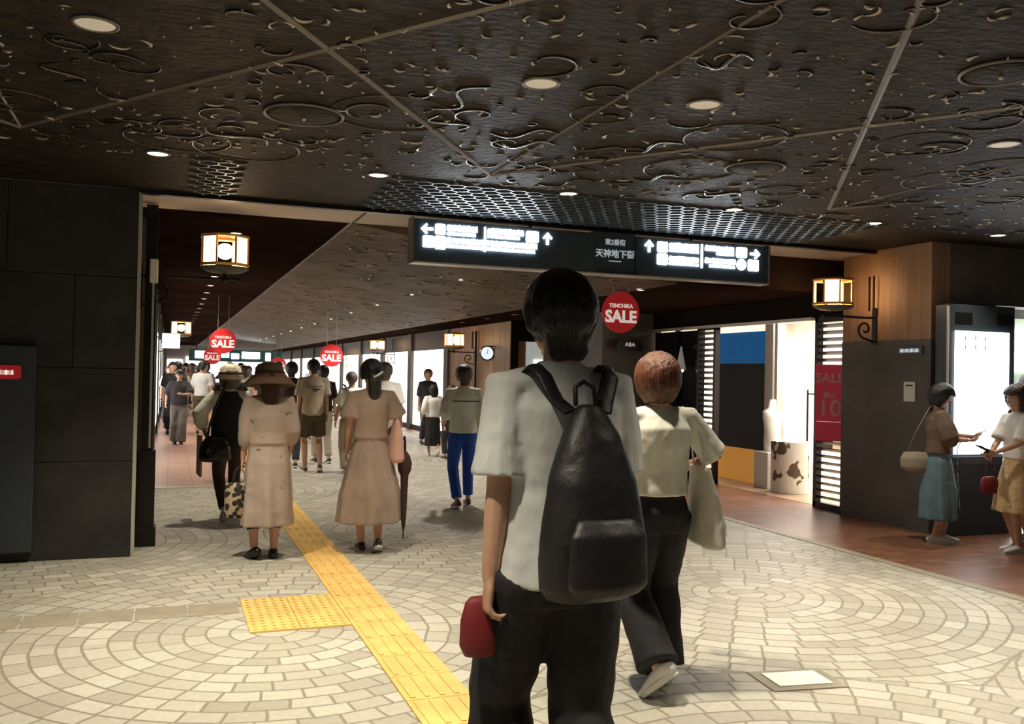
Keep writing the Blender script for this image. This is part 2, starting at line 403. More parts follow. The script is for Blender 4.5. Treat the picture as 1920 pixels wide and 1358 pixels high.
while y < 7.62:
    x = .15 + (j % 2) * s_ / 2
    while x < 5.95:
        if .45 < x < 1.5: x += s_; continue  # lattice left out where the ceiling lies in the dark
        for a in (PI / 2, PI / 2 + 2 * PI / 3, PI / 2 - 2 * PI / 3):
            bx(bm, 0, s_ * .56, -.0055, .0055, -.016, .0, Matrix.Translation((x, y, CZ)) @ Matrix.Rotation(a, 4, 'Z'))
        x += s_
    y += s_ * .866; j += 1
struct('star_lattice_band', bm, MT['lattice'], ceil)
struct('trim_4', box(-.25, 7.05, 7.70, 7.77, CZ - .035, CZ + .02), MT['darkm'])
# soffit of the portal and the passage ceilings
sof = struct('ceiling', box(-.35, 7.2, 7.77, 8.45, CZ - .02, CZ + .15), MT['plaster'])
struct('soffit_joint', bx(NB(), 1.55, 1.575, 7.77, 8.45, CZ - .023, CZ - .01), MT['joint'], sof)
struct('ceiling', box(-.35, 1.56, 8.45, 62, CZ, CZ + .15), MT['brownceil'])
struct('trim_5', box(1.545, 1.585, 8.45, 62, CZ - .02, CZ + .01), MT['rib'])
bm = NB(); prof = []
for i in range(17):
    t = i / 16; prof.append((1.56 + 3.5 * t, CZ - .02 - .38 * t - .05 * math.sin(PI * t)))
prof2 = prof + [(5.06, CZ + .15), (1.56, CZ + .15)]
prism(bm, prof2, 8.45, 62)
vault = struct('ceiling', bm, MT['vault'])
bm = NB(); r3 = random.Random(5)
def vz(x):
    t = (x - 1.56) / 3.5; return CZ - .02 - .38 * t - .05 * math.sin(PI * t)
for i in range(230):
    x, y = r3.uniform(1.8, 4.9), 8.6 + 16 * r3.random() ** 1.5; R0 = r3.uniform(.05, .16); a0 = r3.uniform(0, 6.3); n = 10; sp = r3.uniform(.8, 3)
    tube(bm, [(x + R0 * math.cos(a0 + sp * q / n), y + R0 * math.sin(a0 + sp * q / n), vz(min(5, max(1.6, x + R0 * math.cos(a0 + sp * q / n)))) - .001) for q in range(n + 1)], [.004 + .008 * math.sin(PI * q / n) for q in range(n + 1)], 5)
struct('cast_arc_relief', bm, MT['relief'], vault, smooth=True)
struct('ceiling', box(5.06, 7.3, 8.45, 62, 2.5, 3.05), MT['brownceil'])
# left wall of dark stone blocks with real joints
bm = NB(); rows = [(0, .75), (.755, 1.48), (1.485, 2.2), (2.205, 2.9)]
for k, (z0, z1) in enumerate(rows):
    xs = -.25; first = True
    x1 = -.25; w0 = (.46 if k == 2 else (.93 if k != 0 else .93))
    while x1 > -7:
        x0 = x1 - w0; bx(bm, x0 + .004, x1, 7.75, 8.0, z0, z1); x1 = x0; w0 = .95
struct('wall_left', bm, MT['stone'], bevel=.004)
struct('wall_left', box(-7, -.262, 7.77, 8.1, 0, 2.9), MT['joint'])
struct('trim_6', box(-.262, -.236, 7.742, 7.80, 0, 2.88), MT['trimw'])
# left side wall of the corridor with narrow shop fronts
struct('wall_left', box(-.6, -.28, 8.0, 62, 0, 2.9), MT['darkm'])
bm = NB()
for i in range(12): bx(bm, -.3, -.24, 9.2 + i * 4.2, 9.5 + i * 4.2, 0, 2.9)
struct('wall_left', bm, MT['stone2'])
for i in range(10):
    y0 = 9.9 + i * 4.2 + 4.2
    struct('window_%d' % (i + 1), box(-.29, -.262, y0, y0 + 2.9, .3, 2.2), MT['glow'])
# right side: X = 6 wall far down the corridor (shop windows, header, pilasters), oak section, cross wall
bm = NB()
for z0, z1 in ((2.05, 2.5), (0, .12)): bx(bm, 6.0, 6.3, 20.2, 62, z0, z1)
struct('wall_right', bm, mat('dark_brown_header', (.05, .028, .02), .5))
bm = NB()
for y in (20.0, 23.4, 26.8, 30.2, 33.8, 37.4, 41, 45, 49, 54, 59): bx(bm, 5.94, 6.1, y, y + .32, 0, 2.5)
struct('wall_right', bm, MT['stone2'], bevel=.01)
ys = [20.42, 23.82, 27.22, 30.62, 34.22, 37.82, 41.42, 45.42, 49.42, 54.42]; ye = [23.4, 26.8, 30.2, 33.8, 37.4, 41, 45, 49, 54, 59]
for i, (a, b_) in enumerate(zip(ys, ye)):
    struct('window_%d' % (i + 11), box(6.03, 6.07, a - .1, b_, .12, 2.05), MT['glow'])
bm = NB(); y = 16.0
while y < 19.9:
    bx(bm, 6.0, 6.3, y, y + .318, 0, 2.5); y += .325
struct('wall_right', bm, MT['wood'], bevel=.006)
struct('wall_right', bx(bx(bx(NB(), 6.3, 7.5, 15.95, 16.3, 2.12, 2.5), 5.98, 6.12, 15.93, 15.99, 0, 2.5), 6.0, 7.5, 15.95, 16.3, 0, .5), MT['dark'])
struct('wall_right', bx(NB(), 6.0, 6.3, 15.95, 16.0, 2.12, 2.5), MT['dark'])
gw = struct('window_21', box(6.12, 7.5, 16.1, 16.14, .5, 2.12), mat('grey_shop_window', (.35, .35, .34), .4, emit=(.8, .82, .8), es=.35))
struct('lit_notice', bx(NB(), 6.5, 6.95, 16.07, 16.09, 1.60, 1.78), MT['glow'], gw, label='bright white notice strip')
# pillar in front of it and the upper fascia of the near shop
struct('wall_right', box(6.3, 7.35, 12.75, 13.5, 0, 2.5), MT['stone2'], bevel=.01)
struct('wall_right', box(7.2, 7.5, 8.4, 12.75, 2.24, 2.5), MT['dark'])
struct('trim_7', box(7.17, 7.22, 8.9, 12.7, 2.21, 2.25), MT['trimw'])
# near right pillar (slate below, oak above) and the plaza-facing wall
struct('wall_right', bx(bx(NB(), 7.05, 7.3, 6.95, 8.22, 0, 1.93), 7.3, 16, 6.95, 7.2, 2.3, 2.9), MT['stone2'])
struct('wall_right', box(7.06, 7.3, 6.96, 8.22, 1.93, 2.9), MT['wood'])
struct('wall_right', box(7.3, 7.96, 6.99, 8.22, 0, 2.3), MT['kioskdark'])
# shop room behind the louvres
struct('wall_shop', bx(bx(NB(), 10.4, 10.5, 8.3, 13.6, 0, 2.6), 7.35, 10.5, 13.5, 13.6, 0, 2.6), MT['white'])
struct('wall_shop', box(7.3, 10.5, 8.3, 8.4, 0, 2.6), MT['white'])
struct('ceiling', box(7.5, 10.5, 8.4, 13.5, 2.5, 2.6), mat('warm_white_ceiling', (.85, .75, .58), .6))
struct('floor', box(7.25, 10.5, 8.4, 13.5, -.05, .004), mat('tan_shop_floor', (.5, .34, .22), .35, var=(1.2, .15)))
struct('window_22', box(9.0, 10.35, 13.42, 13.48, .1, 2.2), MT['glow'])  # glowing sheet added for the bright white back wall, no window there
light('shop_panel_light', 'AREA', (8.9, 10.6, 2.45), 300, (1, .95, .88), size=2.2)
# second shop, seen past the kiosk at the right edge of the frame
struct('wall_shop', box(7.96, 16, 8.22, 8.28, 0, 2.3), mat('pale_green_grey_shop_wall', (.35, .40, .33), .6))
struct('ceiling', box(7.96, 16, 7.2, 8.28, 2.3, 2.4), MT['dark'])
light('second_shop_light', 'AREA', (10.0, 7.6, 2.25), 25, (.95, 1, .9), size=.9)
t = thing('wall_shelf', 'white slatted shelf of goods in the green-lit shop at right edge', 'shelf', (9.75, 8.10, 0))
for k in range(5):
    link('shelf_board', bx(NB(), -.7, .7, -.25, .08, 1.95 + .1 * k - .5, 1.97 + .1 * k - .5) if k > 1 else bx(NB(), -.7, .7, -.25, .08, 2.0 + .13 * k, 2.02 + .13 * k), MT['glow'], t)
for q in (-.72, .70): link('side_panel', bx(NB(), q, q + .02, -.25, .1, 0, 2.25), MT['white'], t)
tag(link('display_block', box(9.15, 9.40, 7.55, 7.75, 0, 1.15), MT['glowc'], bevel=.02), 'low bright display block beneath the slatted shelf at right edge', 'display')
tag(link('exit_panel', box(9.4, 9.75, 7.80, 7.84, 1.55, 1.70), mat('green_lit_panel', (.1, .6, .3), .5, emit=(.2, 1, .5), es=1.2)), 'small green lit panel on the shop wall at right edge', 'sign')
# far end of the corridor
struct('wall_far', box(-1, 8, 61, 61.2, 0, 3), mat('far_wall', (.4, .35, .32), .6))
bm = NB()
for x0, x1, z0, z1 in ((-.2, .7, .5, 2.0), (.9, 2.0, .9, 2.2), (2.3, 3.4, .6, 2.1), (3.7, 5.6, .4, 2.2)): bx(bm, x0, x1, 60.9, 61, z0, z1)
struct('window_23', bm, MT['glow'])

# ================================================================ FIXTURES
# tactile paving
t = thing('tactile_paving', 'yellow tactile guide strip running along the cobbles with square branch at left', 'paving')
bm = NB(); j_ = NB(); y = -.6
while y < 60:
    bx(bm, 1.035, 1.345, y, y + .324, 0, .010)
    if y < 22:
        for q in range(4): bx(bm, 1.06 + q * .07, 1.085 + q * .07, y + .02, y + .304, .010, .015)
    y += .330
link('guide_strip', bm, MT['yellow'], t, bevel=.002)
bm = NB()
for i in range(2):
    for j in range(2):
        x0, y0 = .455 + i * .29, 5.33 + j * .385; bx(bm, x0, x0 + .285, y0, y0 + .38, 0, .010)
        for a in range(5):
            for b_ in range(6):
                cyl(bm, (x0 + .035 + a * .054, y0 + .035 + b_ * .062, .012), .012, .006, 8)
link('warning_tiles', bm, MT['yellow'], t)
# floor plate
t = thing('floor_plate', 'white rectangular floor plate with grey border, set in the cobbles at right', 'plate', (2.96, 3.74, 0), math.radians(-8))
link('border', box(-.20, .20, -.14, .14, .0, .006), MT['slab'], t)
link('panel', box(-.145, .145, -.095, .095, .005, .012), mat('white_plate', (.9, .9, .86), .4), t)

# downlights
def downlight(x, y, label, on, power, z=CZ, r=.085, group=None, size=84, col=WARM):
    t = thing('downlight', label, 'ceiling light', (x, y, z), 0, group)
    link('rim', lathe(NB(), [(r * .9, .0), (r * 1.1, .0), (r * 1.1, -.008), (r * .95, -.012), (r * .9, -.004)], 24), MT['rib'], t, smooth=True)
    link('diffuser', lathe(NB(), [(r * .92, .004), (r * .92, -.006), (r * .5, -.007)], 24), MT['lampon' if on else 'lampoff'], t)
    if power: light('downlight_beam', 'SPOT', (0, 0, -.02), power, col, t, spot_size=math.radians(size), spot_blend=.7, shadow_soft_size=.05)
    return t
names = ['beside the far left edge', '', '', '']
downlight(-.32, 4.06, 'unlit-looking beige ceiling downlight nearest the top left corner', False, 400)
downlight(1.63, 4.01, 'beige ceiling downlight above the left half of the hanging sign, top centre', False, 330)
downlight(2.52, 3.98, 'beige ceiling downlight right of the top centre one', False, 110)
downlight(4.52, 3.93, 'beige ceiling downlight nearest the right edge of the picture', False, 520)
for x, lab in ((-.11, 'small lit downlight above the dark stone wall, left'), (1.35, 'small lit downlight left of the star lattice band'), (2.83, 'small lit downlight in the star lattice above the sign centre'),
               (4.33, 'small lit downlight above the right panel of the sign'), (5.78, 'small lit downlight above the oak pillar'), (7.25, 'small lit downlight nearest the right edge')):
    downlight(x, 6.36, lab, True, {-.11: 330, 7.25: 90, 5.78: 130}.get(x, 170), r=.07)
for x, p_ in ((-1.8, 200), (.0, 260), (2.2, 160), (4.0, 200)):      # behind the visible ceiling
    downlight(x, 1.9, 'ceiling downlight just outside the view above', False, p_, group='downlights above the view')
for i in range(14):
    downlight(.60, 9.75 + i * 1.6, 'small lit downlight in the row receding along the left passage ceiling', True, (170, 100, 130)[i % 3] if i < 12 else 0, r=.06, group='downlights in the left passage row')
for i, y in enumerate((9.25, 11.3, 12.8, 14.2, 15.6, 17.1)):
    downlight((5.05, 5.1, 5.2, 5.38, 5.38, 5.38)[i], y, 'small lit downlight in the low ceiling strip beside the shops' if i else 'small lit downlight just right of the hanging round SALE disc', True, 80, z=2.5, r=.05, group='downlights beside the shops' if i else None)
for i in range(12):  # fill lamps added to brighten the corridor, not known fittings
    downlight(3.3, 10.6 + i * 2.4, 'small added fill light set in the embossed vault of the corridor', True, 190, z=vz(3.3) - .01, r=.025, group='added fill lights in the vault', size=110, col=NEUT)

# ceiling recess rings
for i, (x, y, r, lab) in enumerate(((.65, 5.03, .21, 'round recessed ceiling dish with thin ring, left of centre'), (3.45, 3.02, .17, 'large round ceiling dish ring at top right corner'), (3.58, 5.03, .19, 'round ceiling dish ring above the right end of the sign'))):
    t = thing('ceiling_dish', lab, 'ceiling fixture', (x, y, CZ))
    link('ring', tube(NB(), [(r * math.cos(a * PI / 24), r * math.sin(a * PI / 24), -.008) for a in range(48)], .009, 8, closed=True), MT['rib'], t, smooth=True)
    link('dish', lathe(NB(), [(r, -.002), (r * .8, -.016), (r * .4, -.022), (.01, -.024)], 32), MT['ceil'], t, smooth=True)
    link('centre_stud', ball(NB(), (0, 0, -.028), .013, n=10), MT['trimw'], t, smooth=True)

# hanging direction sign
t = thing('direction_sign', 'long black hanging sign with glowing white arrows and lettering in the passage mouth', 'sign', (3.77, 7.62, 2.46))
L = -1.83
link('left_panel', box(L, -.10, 0, .14, 0, .37), MT['signbody'], t, bevel=.006)
link('centre_panel', box(-.10, .34, .03, .14, 0, .39), MT['signbody'], t, bevel=.004)
link('right_panel', box(.34, 1.83, 0, .14, 0, .37), MT['signbody'], t, bevel=.006)
for q in (L - .015, 1.83): link('edge_trim', bx(NB(), q, q + .015, -.01, .15, -.015, .385), MT['rib'], t)
link('bottom_trim', box(L, 1.83, -.008, .148, -.014, -.001), MT['trimw'], t)
for x in (-.72, .98): link('hanging_rod', cyl(NB(), (x, .08, .41), .014, .09, 12), MT['darkm'], t)
def arrow(bm, cx, cz, ang, s):
    pts = [(-.5, 0), (-.05, .42), (.05, .32), (-.18, .1), (.5, .1), (.5, -.1), (-.18, -.1), (.05, -.32), (-.05, -.42)]
    ca, sa = math.cos(ang), math.sin(ang)
    prism(bm, [(cx + s * (x * ca - z * sa), cz + s * (x * sa + z * ca)) for x, z in pts], -.010, 0)
r4 = random.Random(11)
def wordline(bm, x0, x1, z0, h, cell=None, y=-.008):
    """rows of small separate strokes, as blurred lettering"""
    x = x0
    while x < x1 - .002:
        w = min(x1 - x, h * r4.uniform(.7, 1.0) if cell is None else cell)
        g = h * .09
        hh = h * r4.uniform(.86, 1.0)
        bx(bm, x, x + w - g, y, 0, z0, z0 + hh * .30); bx(bm, x, x + w - g, y, 0, z0 + hh * .36, z0 + hh * .66); bx(bm, x + g, x + w - g * 1.5, y, 0, z0 + hh * .72, z0 + hh)
        bx(bm, x + w * .35, x + w * .6, y, 0, z0, z0 + hh)
        x += w
def rrect(bm, x0, x1, z0, z1, r=.012, y=-.009):
    pts = []
    for cx, cz, a in ((x1 - r, z1 - r, 0), (x0 + r, z1 - r, 90), (x0 + r, z0 + r, 180), (x1 - r, z0 + r, 270)):
        for q in range(4): an = math.radians(a + q * 30); pts.append((cx + r * math.cos(an), cz + r * math.sin(an)))
    prism(bm, pts, y, 0)
def panel_letters(name, parts, parent):
    for nm, fn in parts:
        b = NB(); fn(b); link(nm, b, MT['signglow'], parent)
X0 = L
panel_letters('l', [('arrow', lambda b: arrow(b, X0 + .115, .285, 0, .11)), ('pictogram', lambda b: rrect(b, X0 + .19, X0 + .28, .245, .335)),
    ('lettering', lambda b: (wordline(b, X0 + .295, X0 + .58, .285, .052), wordline(b, X0 + .295, X0 + .56, .245, .028))),
    ('pictogram', lambda b: rrect(b, X0 + .08, X0 + .18, .125, .225)), ('pictogram', lambda b: rrect(b, X0 + .19, X0 + .285, .115, .23)),
    ('lettering', lambda b: (wordline(b, X0 + .295, X0 + 1.15, .175, .05), wordline(b, X0 + .295, X0 + 1.13, .135, .028))),
    ('divider', lambda b: bx(b, X0 + .64, X0 + .655, -.008, 0, .12, .34)),
    ('lettering', lambda b: (wordline(b, X0 + .67, X0 + 1.02, .285, .05), wordline(b, X0 + .67, X0 + .98, .248, .026))),
    ('pictogram', lambda b: rrect(b, X0 + 1.04, X0 + 1.16, .235, .335)), ('arrow', lambda b: arrow(b, X0 + 1.25, .28, -PI / 2, .11))], t)
X1 = .42
panel_letters('r', [('arrow', lambda b: arrow(b, X1 + .05, .285, -PI / 2, .115)), ('pictogram', lambda b: rrect(b, X1 + .14, X1 + .25, .235, .335)), ('pictogram', lambda b: rrect(b, X1 + .14, X1 + .25, .115, .22)),
    ('lettering', lambda b: (wordline(b, X1 + .27, X1 + .60, .285, .05), wordline(b, X1 + .27, X1 + .60, .248, .028))), ('lettering', lambda b: (wordline(b, X1 + .27, X1 + .60, .16, .05), wordline(b, X1 + .27, X1 + .60, .122, .028))),
    ('divider', lambda b: bx(b, X1 + .625, X1 + .643, -.008, 0, .11, .34)),
    ('lettering', lambda b: (wordline(b, X1 + .67, X1 + 1.0, .285, .05), wordline(b, X1 + .8, X1 + 1.0, .248, .028))), ('lettering', lambda b: (wordline(b, X1 + .67, X1 + 1.02, .165, .05), wordline(b, X1 + .72, X1 + 1.02, .125, .028))),
    ('pictogram', lambda b: rrect(b, X1 + 1.03, X1 + 1.15, .24, .34)), ('arrow', lambda b: arrow(b, X1 + 1.25, .285, PI, .115)),
    ('pictogram', lambda b: cyl(b, (X1 + 1.09, -.004, .17), .055, .008, 24, 'Y')), ('pictogram', lambda b: rrect(b, X1 + 1.17, X1 + 1.29, .115, .225))], t)
text_mesh('district_lettering', '東2番街', .062, MT['signdim'], t, (.125, .026, .295), .002, bold=.001)
text_mesh('arcade_lettering', '天神地下街', .082, MT['signdim'], t, (.125, .026, .185), .002, bold=.002)
link('small_lettering', (lambda b: (bx(b, .06, .19, .024, .03, .117, .124), b)[1])(NB()), MT['signdim'], t)

# round SALE discs
def sale_disc(x, y, z, r, label, zc):
    t = thing('sale_sign', label, 'sign', (x, y, z), math.radians(0))
    link('disc', cyl(NB(), (0, 0, 0), r, .012, 48, 'Y'), MT['red'], t)
    text_mesh('small_lettering', 'TENCHIKA', r * .26, MT['pale'], t, (0, -.008, r * .30), .002, bold=.002)
    w = text_mesh('sale_lettering', 'SALE', r * .80, MT['pale'], t, (0, -.008, -r * .24), .003, bold=r * .03)
    b = NB()
    for s in (-1, 1): link('cord', cyl(NB(), (s * r * .4, 0, (r * .9 + zc - z) / 2), .003, abs(zc - z - r * .9), 6), MT['trimw'], t)
sale_disc(4.77, 9.2, 2.225, .235, 'round red SALE disc beside the foreground man\'s head, nearest of the discs', 2.5)
sale_disc(.92, 18.0, 2.01, .24, 'round red SALE disc hanging over the left passage', 2.9)
sale_disc(3.05, 18.5, 1.80, .23, 'round red SALE disc hanging over the corridor middle, in front of the shops', vz(3.05))
sale_disc(1.55, 38, 1.98, .34, 'tiny red disc far down the corridor above the crowd, left', 2.9)
sale_disc(3.9, 36, 1.66, .30, 'tiny red disc far down the corridor, right of the far sign', vz(3.9))
# half-round black shop sign below the disc
t = thing('shop_sign', 'small black round hanging shop sign with pale letters below the near SALE disc', 'sign', (6.67, 12.55, 1.99))
prism_b = NB(); prism(prism_b, [(.23 * math.cos(a * PI / 16), .16 * math.sin(a * PI / 16) - .04) for a in range(-2, 19)], -.02, .02)
link('board', prism_b, MT['darkm'], t)
text_mesh('lettering', 'ABA', .085, MT['pale'], t, (0, -.024, .0), .002, sx=1.1)
link('bracket', bx(NB(), -.01, .01, -.01, .2, .09, .11), MT['darkm'], t)

# far hanging signs
t = thing('overhead_sign', 'far bright white direction sign spanning the corridor above the crowd', 'sign', (2.2, 40, 1.9))
link('board', box(-1.5, 2.3, .0, .2, -.12, .38), mat('green_black_board', (.01, .06, .05), .5), t)
b = NB()
for a0, a1, z0, z1 in ((-1.25, -.7, .0, .3), (-.72, .1, .05, .3), (.2, .5, 0, .22), (.62, 1.35, .02, .3), (1.6, 1.8, -.05, .28)): bx(b, a0, a1, -.02, 0, z0, z1)
link('lettering', b, MT['signglow'], t)
for s in (-1.2, 2.0): link('hanging_rod', cyl(NB(), (s, .1, .6), .02, .5, 8), MT['darkm'], t)
t = thing('hanging_sign', 'pale blue-white lit box sign on the left passage wall below the second lantern', 'sign', (.0, 19.5, 1.88))
link('box', box(-.17, .17, 0, .1, 0, .30), mat('pale_blue_lit_sign', (.7, .75, .9), .5, emit=(.75, .8, 1.), es=.8), t, bevel=.01)
link('bracket', bx(NB(), -.29, -.15, .03, .06, .2, .23), MT['darkm'], t)

# lanterns
def lantern(x, y, z, label, wallx, power=30, big=True, drop=0):
    t = thing('wall_lantern', label, 'lantern', (x, y, z))
    r, h = (.205, .25)
    n = 8
    P = [(r * math.cos((k + .5) * 2 * PI / n), r * math.sin((k + .5) * 2 * PI / n)) for k in range(n)]
    for zz, nm in ((0, 'lower_ring'), (h, 'upper_ring')):
        link(nm, tube(NB(), [(px_ * 1.02, py_ * 1.02, zz) for px_, py_ in P], .014, 6, closed=True), MT['brass'], t)
    for k in range(n):
        a, b_ = P[k], P[(k + 1) % n]
        if k % 2: continue
        g = NB()
        vs_ = [g.verts.new((q[0] * s, q[1] * s, zz)) for s in (.985, .965) for q, zz in ((a, .01), (b_, .01), (b_, h - .01), (a, h - .01))]
        for f in ((0, 1, 2, 3), (7, 6, 5, 4), (0, 4, 5, 1), (1, 5, 6, 2), (2, 6, 7, 3), (3, 7, 4, 0)): g.faces.new([vs_[i] for i in f])
        link('glass_panel', g, MT['frost'], t)
    for k in range(n):
        link('post', tube(NB(), [(P[k][0], P[k][1], 0), (P[k][0], P[k][1], h)], .010, 5), MT['brass'], t)
    gl = link('globe', ball(NB(), (0, 0, h * .5), .075, (1, 1, .95), 16), MT['bulb'], t, smooth=True)
    link('dish', lathe(NB(), [(.20, -.018), (.205, -.03), (.14, -.06), (.03, -.075)], 32), MT['stone2'], t, smooth=True)
    link('cap', lathe(NB(), [(.01, h + .035), (.12, h + .025), (.20, h + .012)], 32), MT['brass'], t, smooth=True)
    link('stem', lathe(NB(), [(.014, -.15), (.03, -.12), (.014, -.1), (.022, -.06)], 12), MT['darkm'], t, smooth=True)
    d = wallx - x; sg = 1 if d > 0 else -1
    arm = NB(); tube(arm, [(0, 0, -.12), (d * .5, 0, -.125), (d, 0, -.125)], .013, 8)
    tube(arm, [(-sg * .03, 0, -.12), (-sg * .09, 0, -.115), (-sg * .12, 0, -.125)], [.013, .011, .02], 8)
    link('arm', arm, MT['darkm'], t, smooth=True)
    s = NB(); pts = []
    for i in range(26):
        q = i / 25; a = -PI / 2 + q * 2.2 * PI; rr = .10 * (1 - .75 * q); pts.append((d - sg * (.13 + rr * math.cos(a) * 1.0), 0, -.25 + .0 + rr * math.sin(a) * 1.0))
    tube(s, [(d - sg * .01, 0, -.38), (d - sg * .06, 0, -.37)] + pts, [.011] * 28, 6)
    link('scroll', s, MT['darkm'], t, smooth=True)
    link('wall_plate', bx(NB(), d - .012 if sg > 0 else d, d if sg > 0 else d + .012, -.03, .03, -.42, -.02), MT['darkm'], t)
    for q in (-.035, .03): link('stay_bar', bx(NB(), d - sg * .05 - .008, d - sg * .05 + .008, q - .008, q + .008, -.05, .32), MT['darkm'], t)
    light('lantern_light', 'POINT', (0, 0, h * .5), power, (1, .66, .34), t, shadow_soft_size=.09)
lantern(6.50, 7.72, 2.30, 'near round lantern on scroll bracket in front of the oak pillar', 7.05, 48)
lantern(.43, 8.42, 2.41, 'near round brass lantern over the left passage entrance', -.25, 22)
lantern(.19, 20, 2.19, 'second lantern down the left passage, washed out white', -.25, 12)
lantern(5.55, 18.2, 2.06, 'lantern on a bracket against the oak wall panels beside the round clock', 6.0, 12)
lantern(5.50, 25.5, 2.12, 'lantern in front of the bright shop windows, second from the clock', 6.0, 10)
lantern(5.50, 33, 2.05, 'lantern farthest along the shop windows, above the crowd', 6.0, 8)
# pole beside oak wall and the clock
t = thing('clock', 'small round double-faced clock with pale blue-white face on the oak wall', 'clock', (5.86, 16.95, 1.90))
link('case', cyl(NB(), (0, .03, 0), .15, .07, 32, 'Y'), MT['darkm'], t)
link('face', cyl(NB(), (-.01, -.008, 0), .125, .012, 32, 'Y'), mat('lit_clock_face', (.8, .85, .9), .4, emit=(.8, .9, 1), es=.9), t)
link('hand', bx(bx(NB(), -.004, .004, -.018, -.014, -.01, .085), -.05, .0, -.018, -.014, -.004, .004), MT['ink'], t)
link('bracket', bx(NB(), .0, .15, .02, .04, .13, .15), MT['darkm'], t)
tag(link('wall_post', bx(NB(), 5.93, 5.97, 17.95, 17.99, 0, 2.38), MT['darkm']), 'thin dark vertical post against the oak wall behind the clock lantern', 'post')
# dark post at the mouth of the left passage
t = thing('entrance_post', 'black square pedestal post with pale upright at the left passage mouth', 'post', (-.17, 8.22, 0))
link('pedestal', bx(bx(NB(), -.085, .085, -.08, .08, 0, .16), -.07, .07, -.065, .065, .16, .80), MT['darkm'], t, bevel=.006)
link('upright', bx(NB(), -.045, .045, -.045, .045, .8, 2.86), MT['darkm'], t)
link('pale_strip', bx(NB(), .012, .03, -.056, -.045, .82, 2.25), MT['trimw'], t)
link('speaker_box', bx(NB(), -.01, .055, -.10, -.045, 2.20, 2.40), MT['white'], t, bevel=.008)
# left board with the red plate
t = thing('information_board', 'dark blue-grey board on the stone wall at the left edge', 'board', (-1.55, 7.735, 0))
link('board', box(-.6, .6, -.05, 0, .08, 1.64), MT['kioskdark'], t, bevel=.006)
b = NB(); rrect(b, .10, .50, 1.385, 1.49, .02, -.062); rp = link('red_plate', b, MT['red'], t)
b = NB(); wordline(b, .17, .455, 1.42, .035, .052, -.066); link('lettering', b, MT['pale'], rp)

# kiosk with the big lit screen
t = thing('digital_kiosk', 'dark blue-grey kiosk with tall glowing white screen at right', 'kiosk', (7.08, 6.75, 0))
link('body', box(0, .86, 0, .18, 0, 2.27), MT['kioskdark'], t, bevel=.008)
sc = link('screen', box(.065, .775, -.012, 0, .80, 2.01), MT['screen'], t, bevel=.004)
b = NB(); r5 = random.Random(4)
for rr in (1.95, 1.86):
    for q in range(3): wordline(b, .17 + q * .13, .225 + q * .13, rr - .03, .042, .05, -.014)
for x_, z_, w_ in ((.12, 1.45, .05), (.33, 1.37, .03), (.50, 1.39, .02)): bx(b, x_, x_ + w_, -.014, 0, z_, z_ + .012)
link('lettering', b, mat('faint_grey_print', (.4, .42, .45), .6), sc)
b = NB(); prism(b, [(.33 + .07 * math.cos(a * PI / 10), .90 + .035 * math.sin(a * PI / 10)) for a in range(11)] + [(.27, .895), (.30, .915), (.37, .905)], -.014, 0); link('drawing', b, mat('grey_blue_drawing', (.25, .35, .42), .6), sc)
link('ledge', box(.03, .83, -.03, 0, .70, .78), MT['kioskdark'], t, bevel=.004)
for q in (.07, .62): link('speaker_grille', box(q, q + .22, -.006, 0, 2.08, 2.19), MT['darkm'], t)
link('light_strip', box(-.015, .0, .0, .02, .2, 2.25), MT['trimw'], t)
light('screen_light', 'AREA', (.42, -.03, 1.4), 9, (.82, .93, 1), t, shape='RECTANGLE', size=.7, size_y=1.2).rotation_euler = (PI / 2, 0, 0)
# name plate and notice on the pillar side (faces -X)
t = thing('name_plate', 'small dark plate with pale lettering on the pillar left of the kiosk', 'sign', (7.045, 7.21, 1.82))
link('plate', box(-.012, 0, -.17, .17, -.045, .045), MT['kioskdark'], t)
b = NB(); wordline(b, -.13, .13, -.02, .04, .065, -.004); bmesh.ops.transform(b, matrix=Matrix.Translation((-.012, 0, 0)) @ Matrix.Rotation(-PI / 2, 4, 'Z'), verts=b.verts); link('lettering', b, MT['signdim'], t)
t = thing('notice', 'small white paper notice with dark square on the pillar left of the kiosk', 'notice', (7.045, 7.21, 1.40))
link('paper', box(-.006, 0, -.075, .075, -.10, .10), MT['white'], t)
link('caption', box(-.009, -.006, -.045, .045, .055, .07), MT['ink'], t)
# near shop: louvre screens, banner, window, lamps
def louvre(y0, y1, label, n=26):
    t = thing('louvre_screen', label, 'screen', (7.22, (y0 + y1) / 2, 0)); w = (y1 - y0) / 2
    link('frame', bx(bx(bx(bx(NB(), -.04, .04, -w, -w + .05, 0, 2.24), -.04, .04, w - .05, w, 0, 2.24), -.04, .04, -w, w, 0, .06), -.04, .04, -w, w, 2.18, 2.24), MT['darkm'], t)
    b = NB()
    for k in range(n):
        z = .12 + k * 2.02 / (n - 1); bx(b, -.03, .03, -w + .05, w - .05, -.005, .005, Matrix.Translation((0, 0, z)) @ Matrix.Rotation(math.radians(32), 4, 'Y'))
    link('slats', b, mat('louvre_slat', (.10, .09, .085), .3, .3), t)
louvre(8.26, 8.84, 'dark louvred screen carrying the red SALE banner, beside the near pillar')
louvre(10.95, 11.42, 'dark louvred screen left of the blue-topped panel in the shop front')
t = thing('sale_banner', 'dark red vertical banner with SALE and 10 lettering on the louvred screen', 'banner', (7.10, 8.47, .80), math.radians(38))
link('cloth', box(-.006, 0, -.16, .16, 0, .88), mat('dark_red_banner', (.42, .03, .055), .5, emit=(.6, .04, .08), es=.15), t)
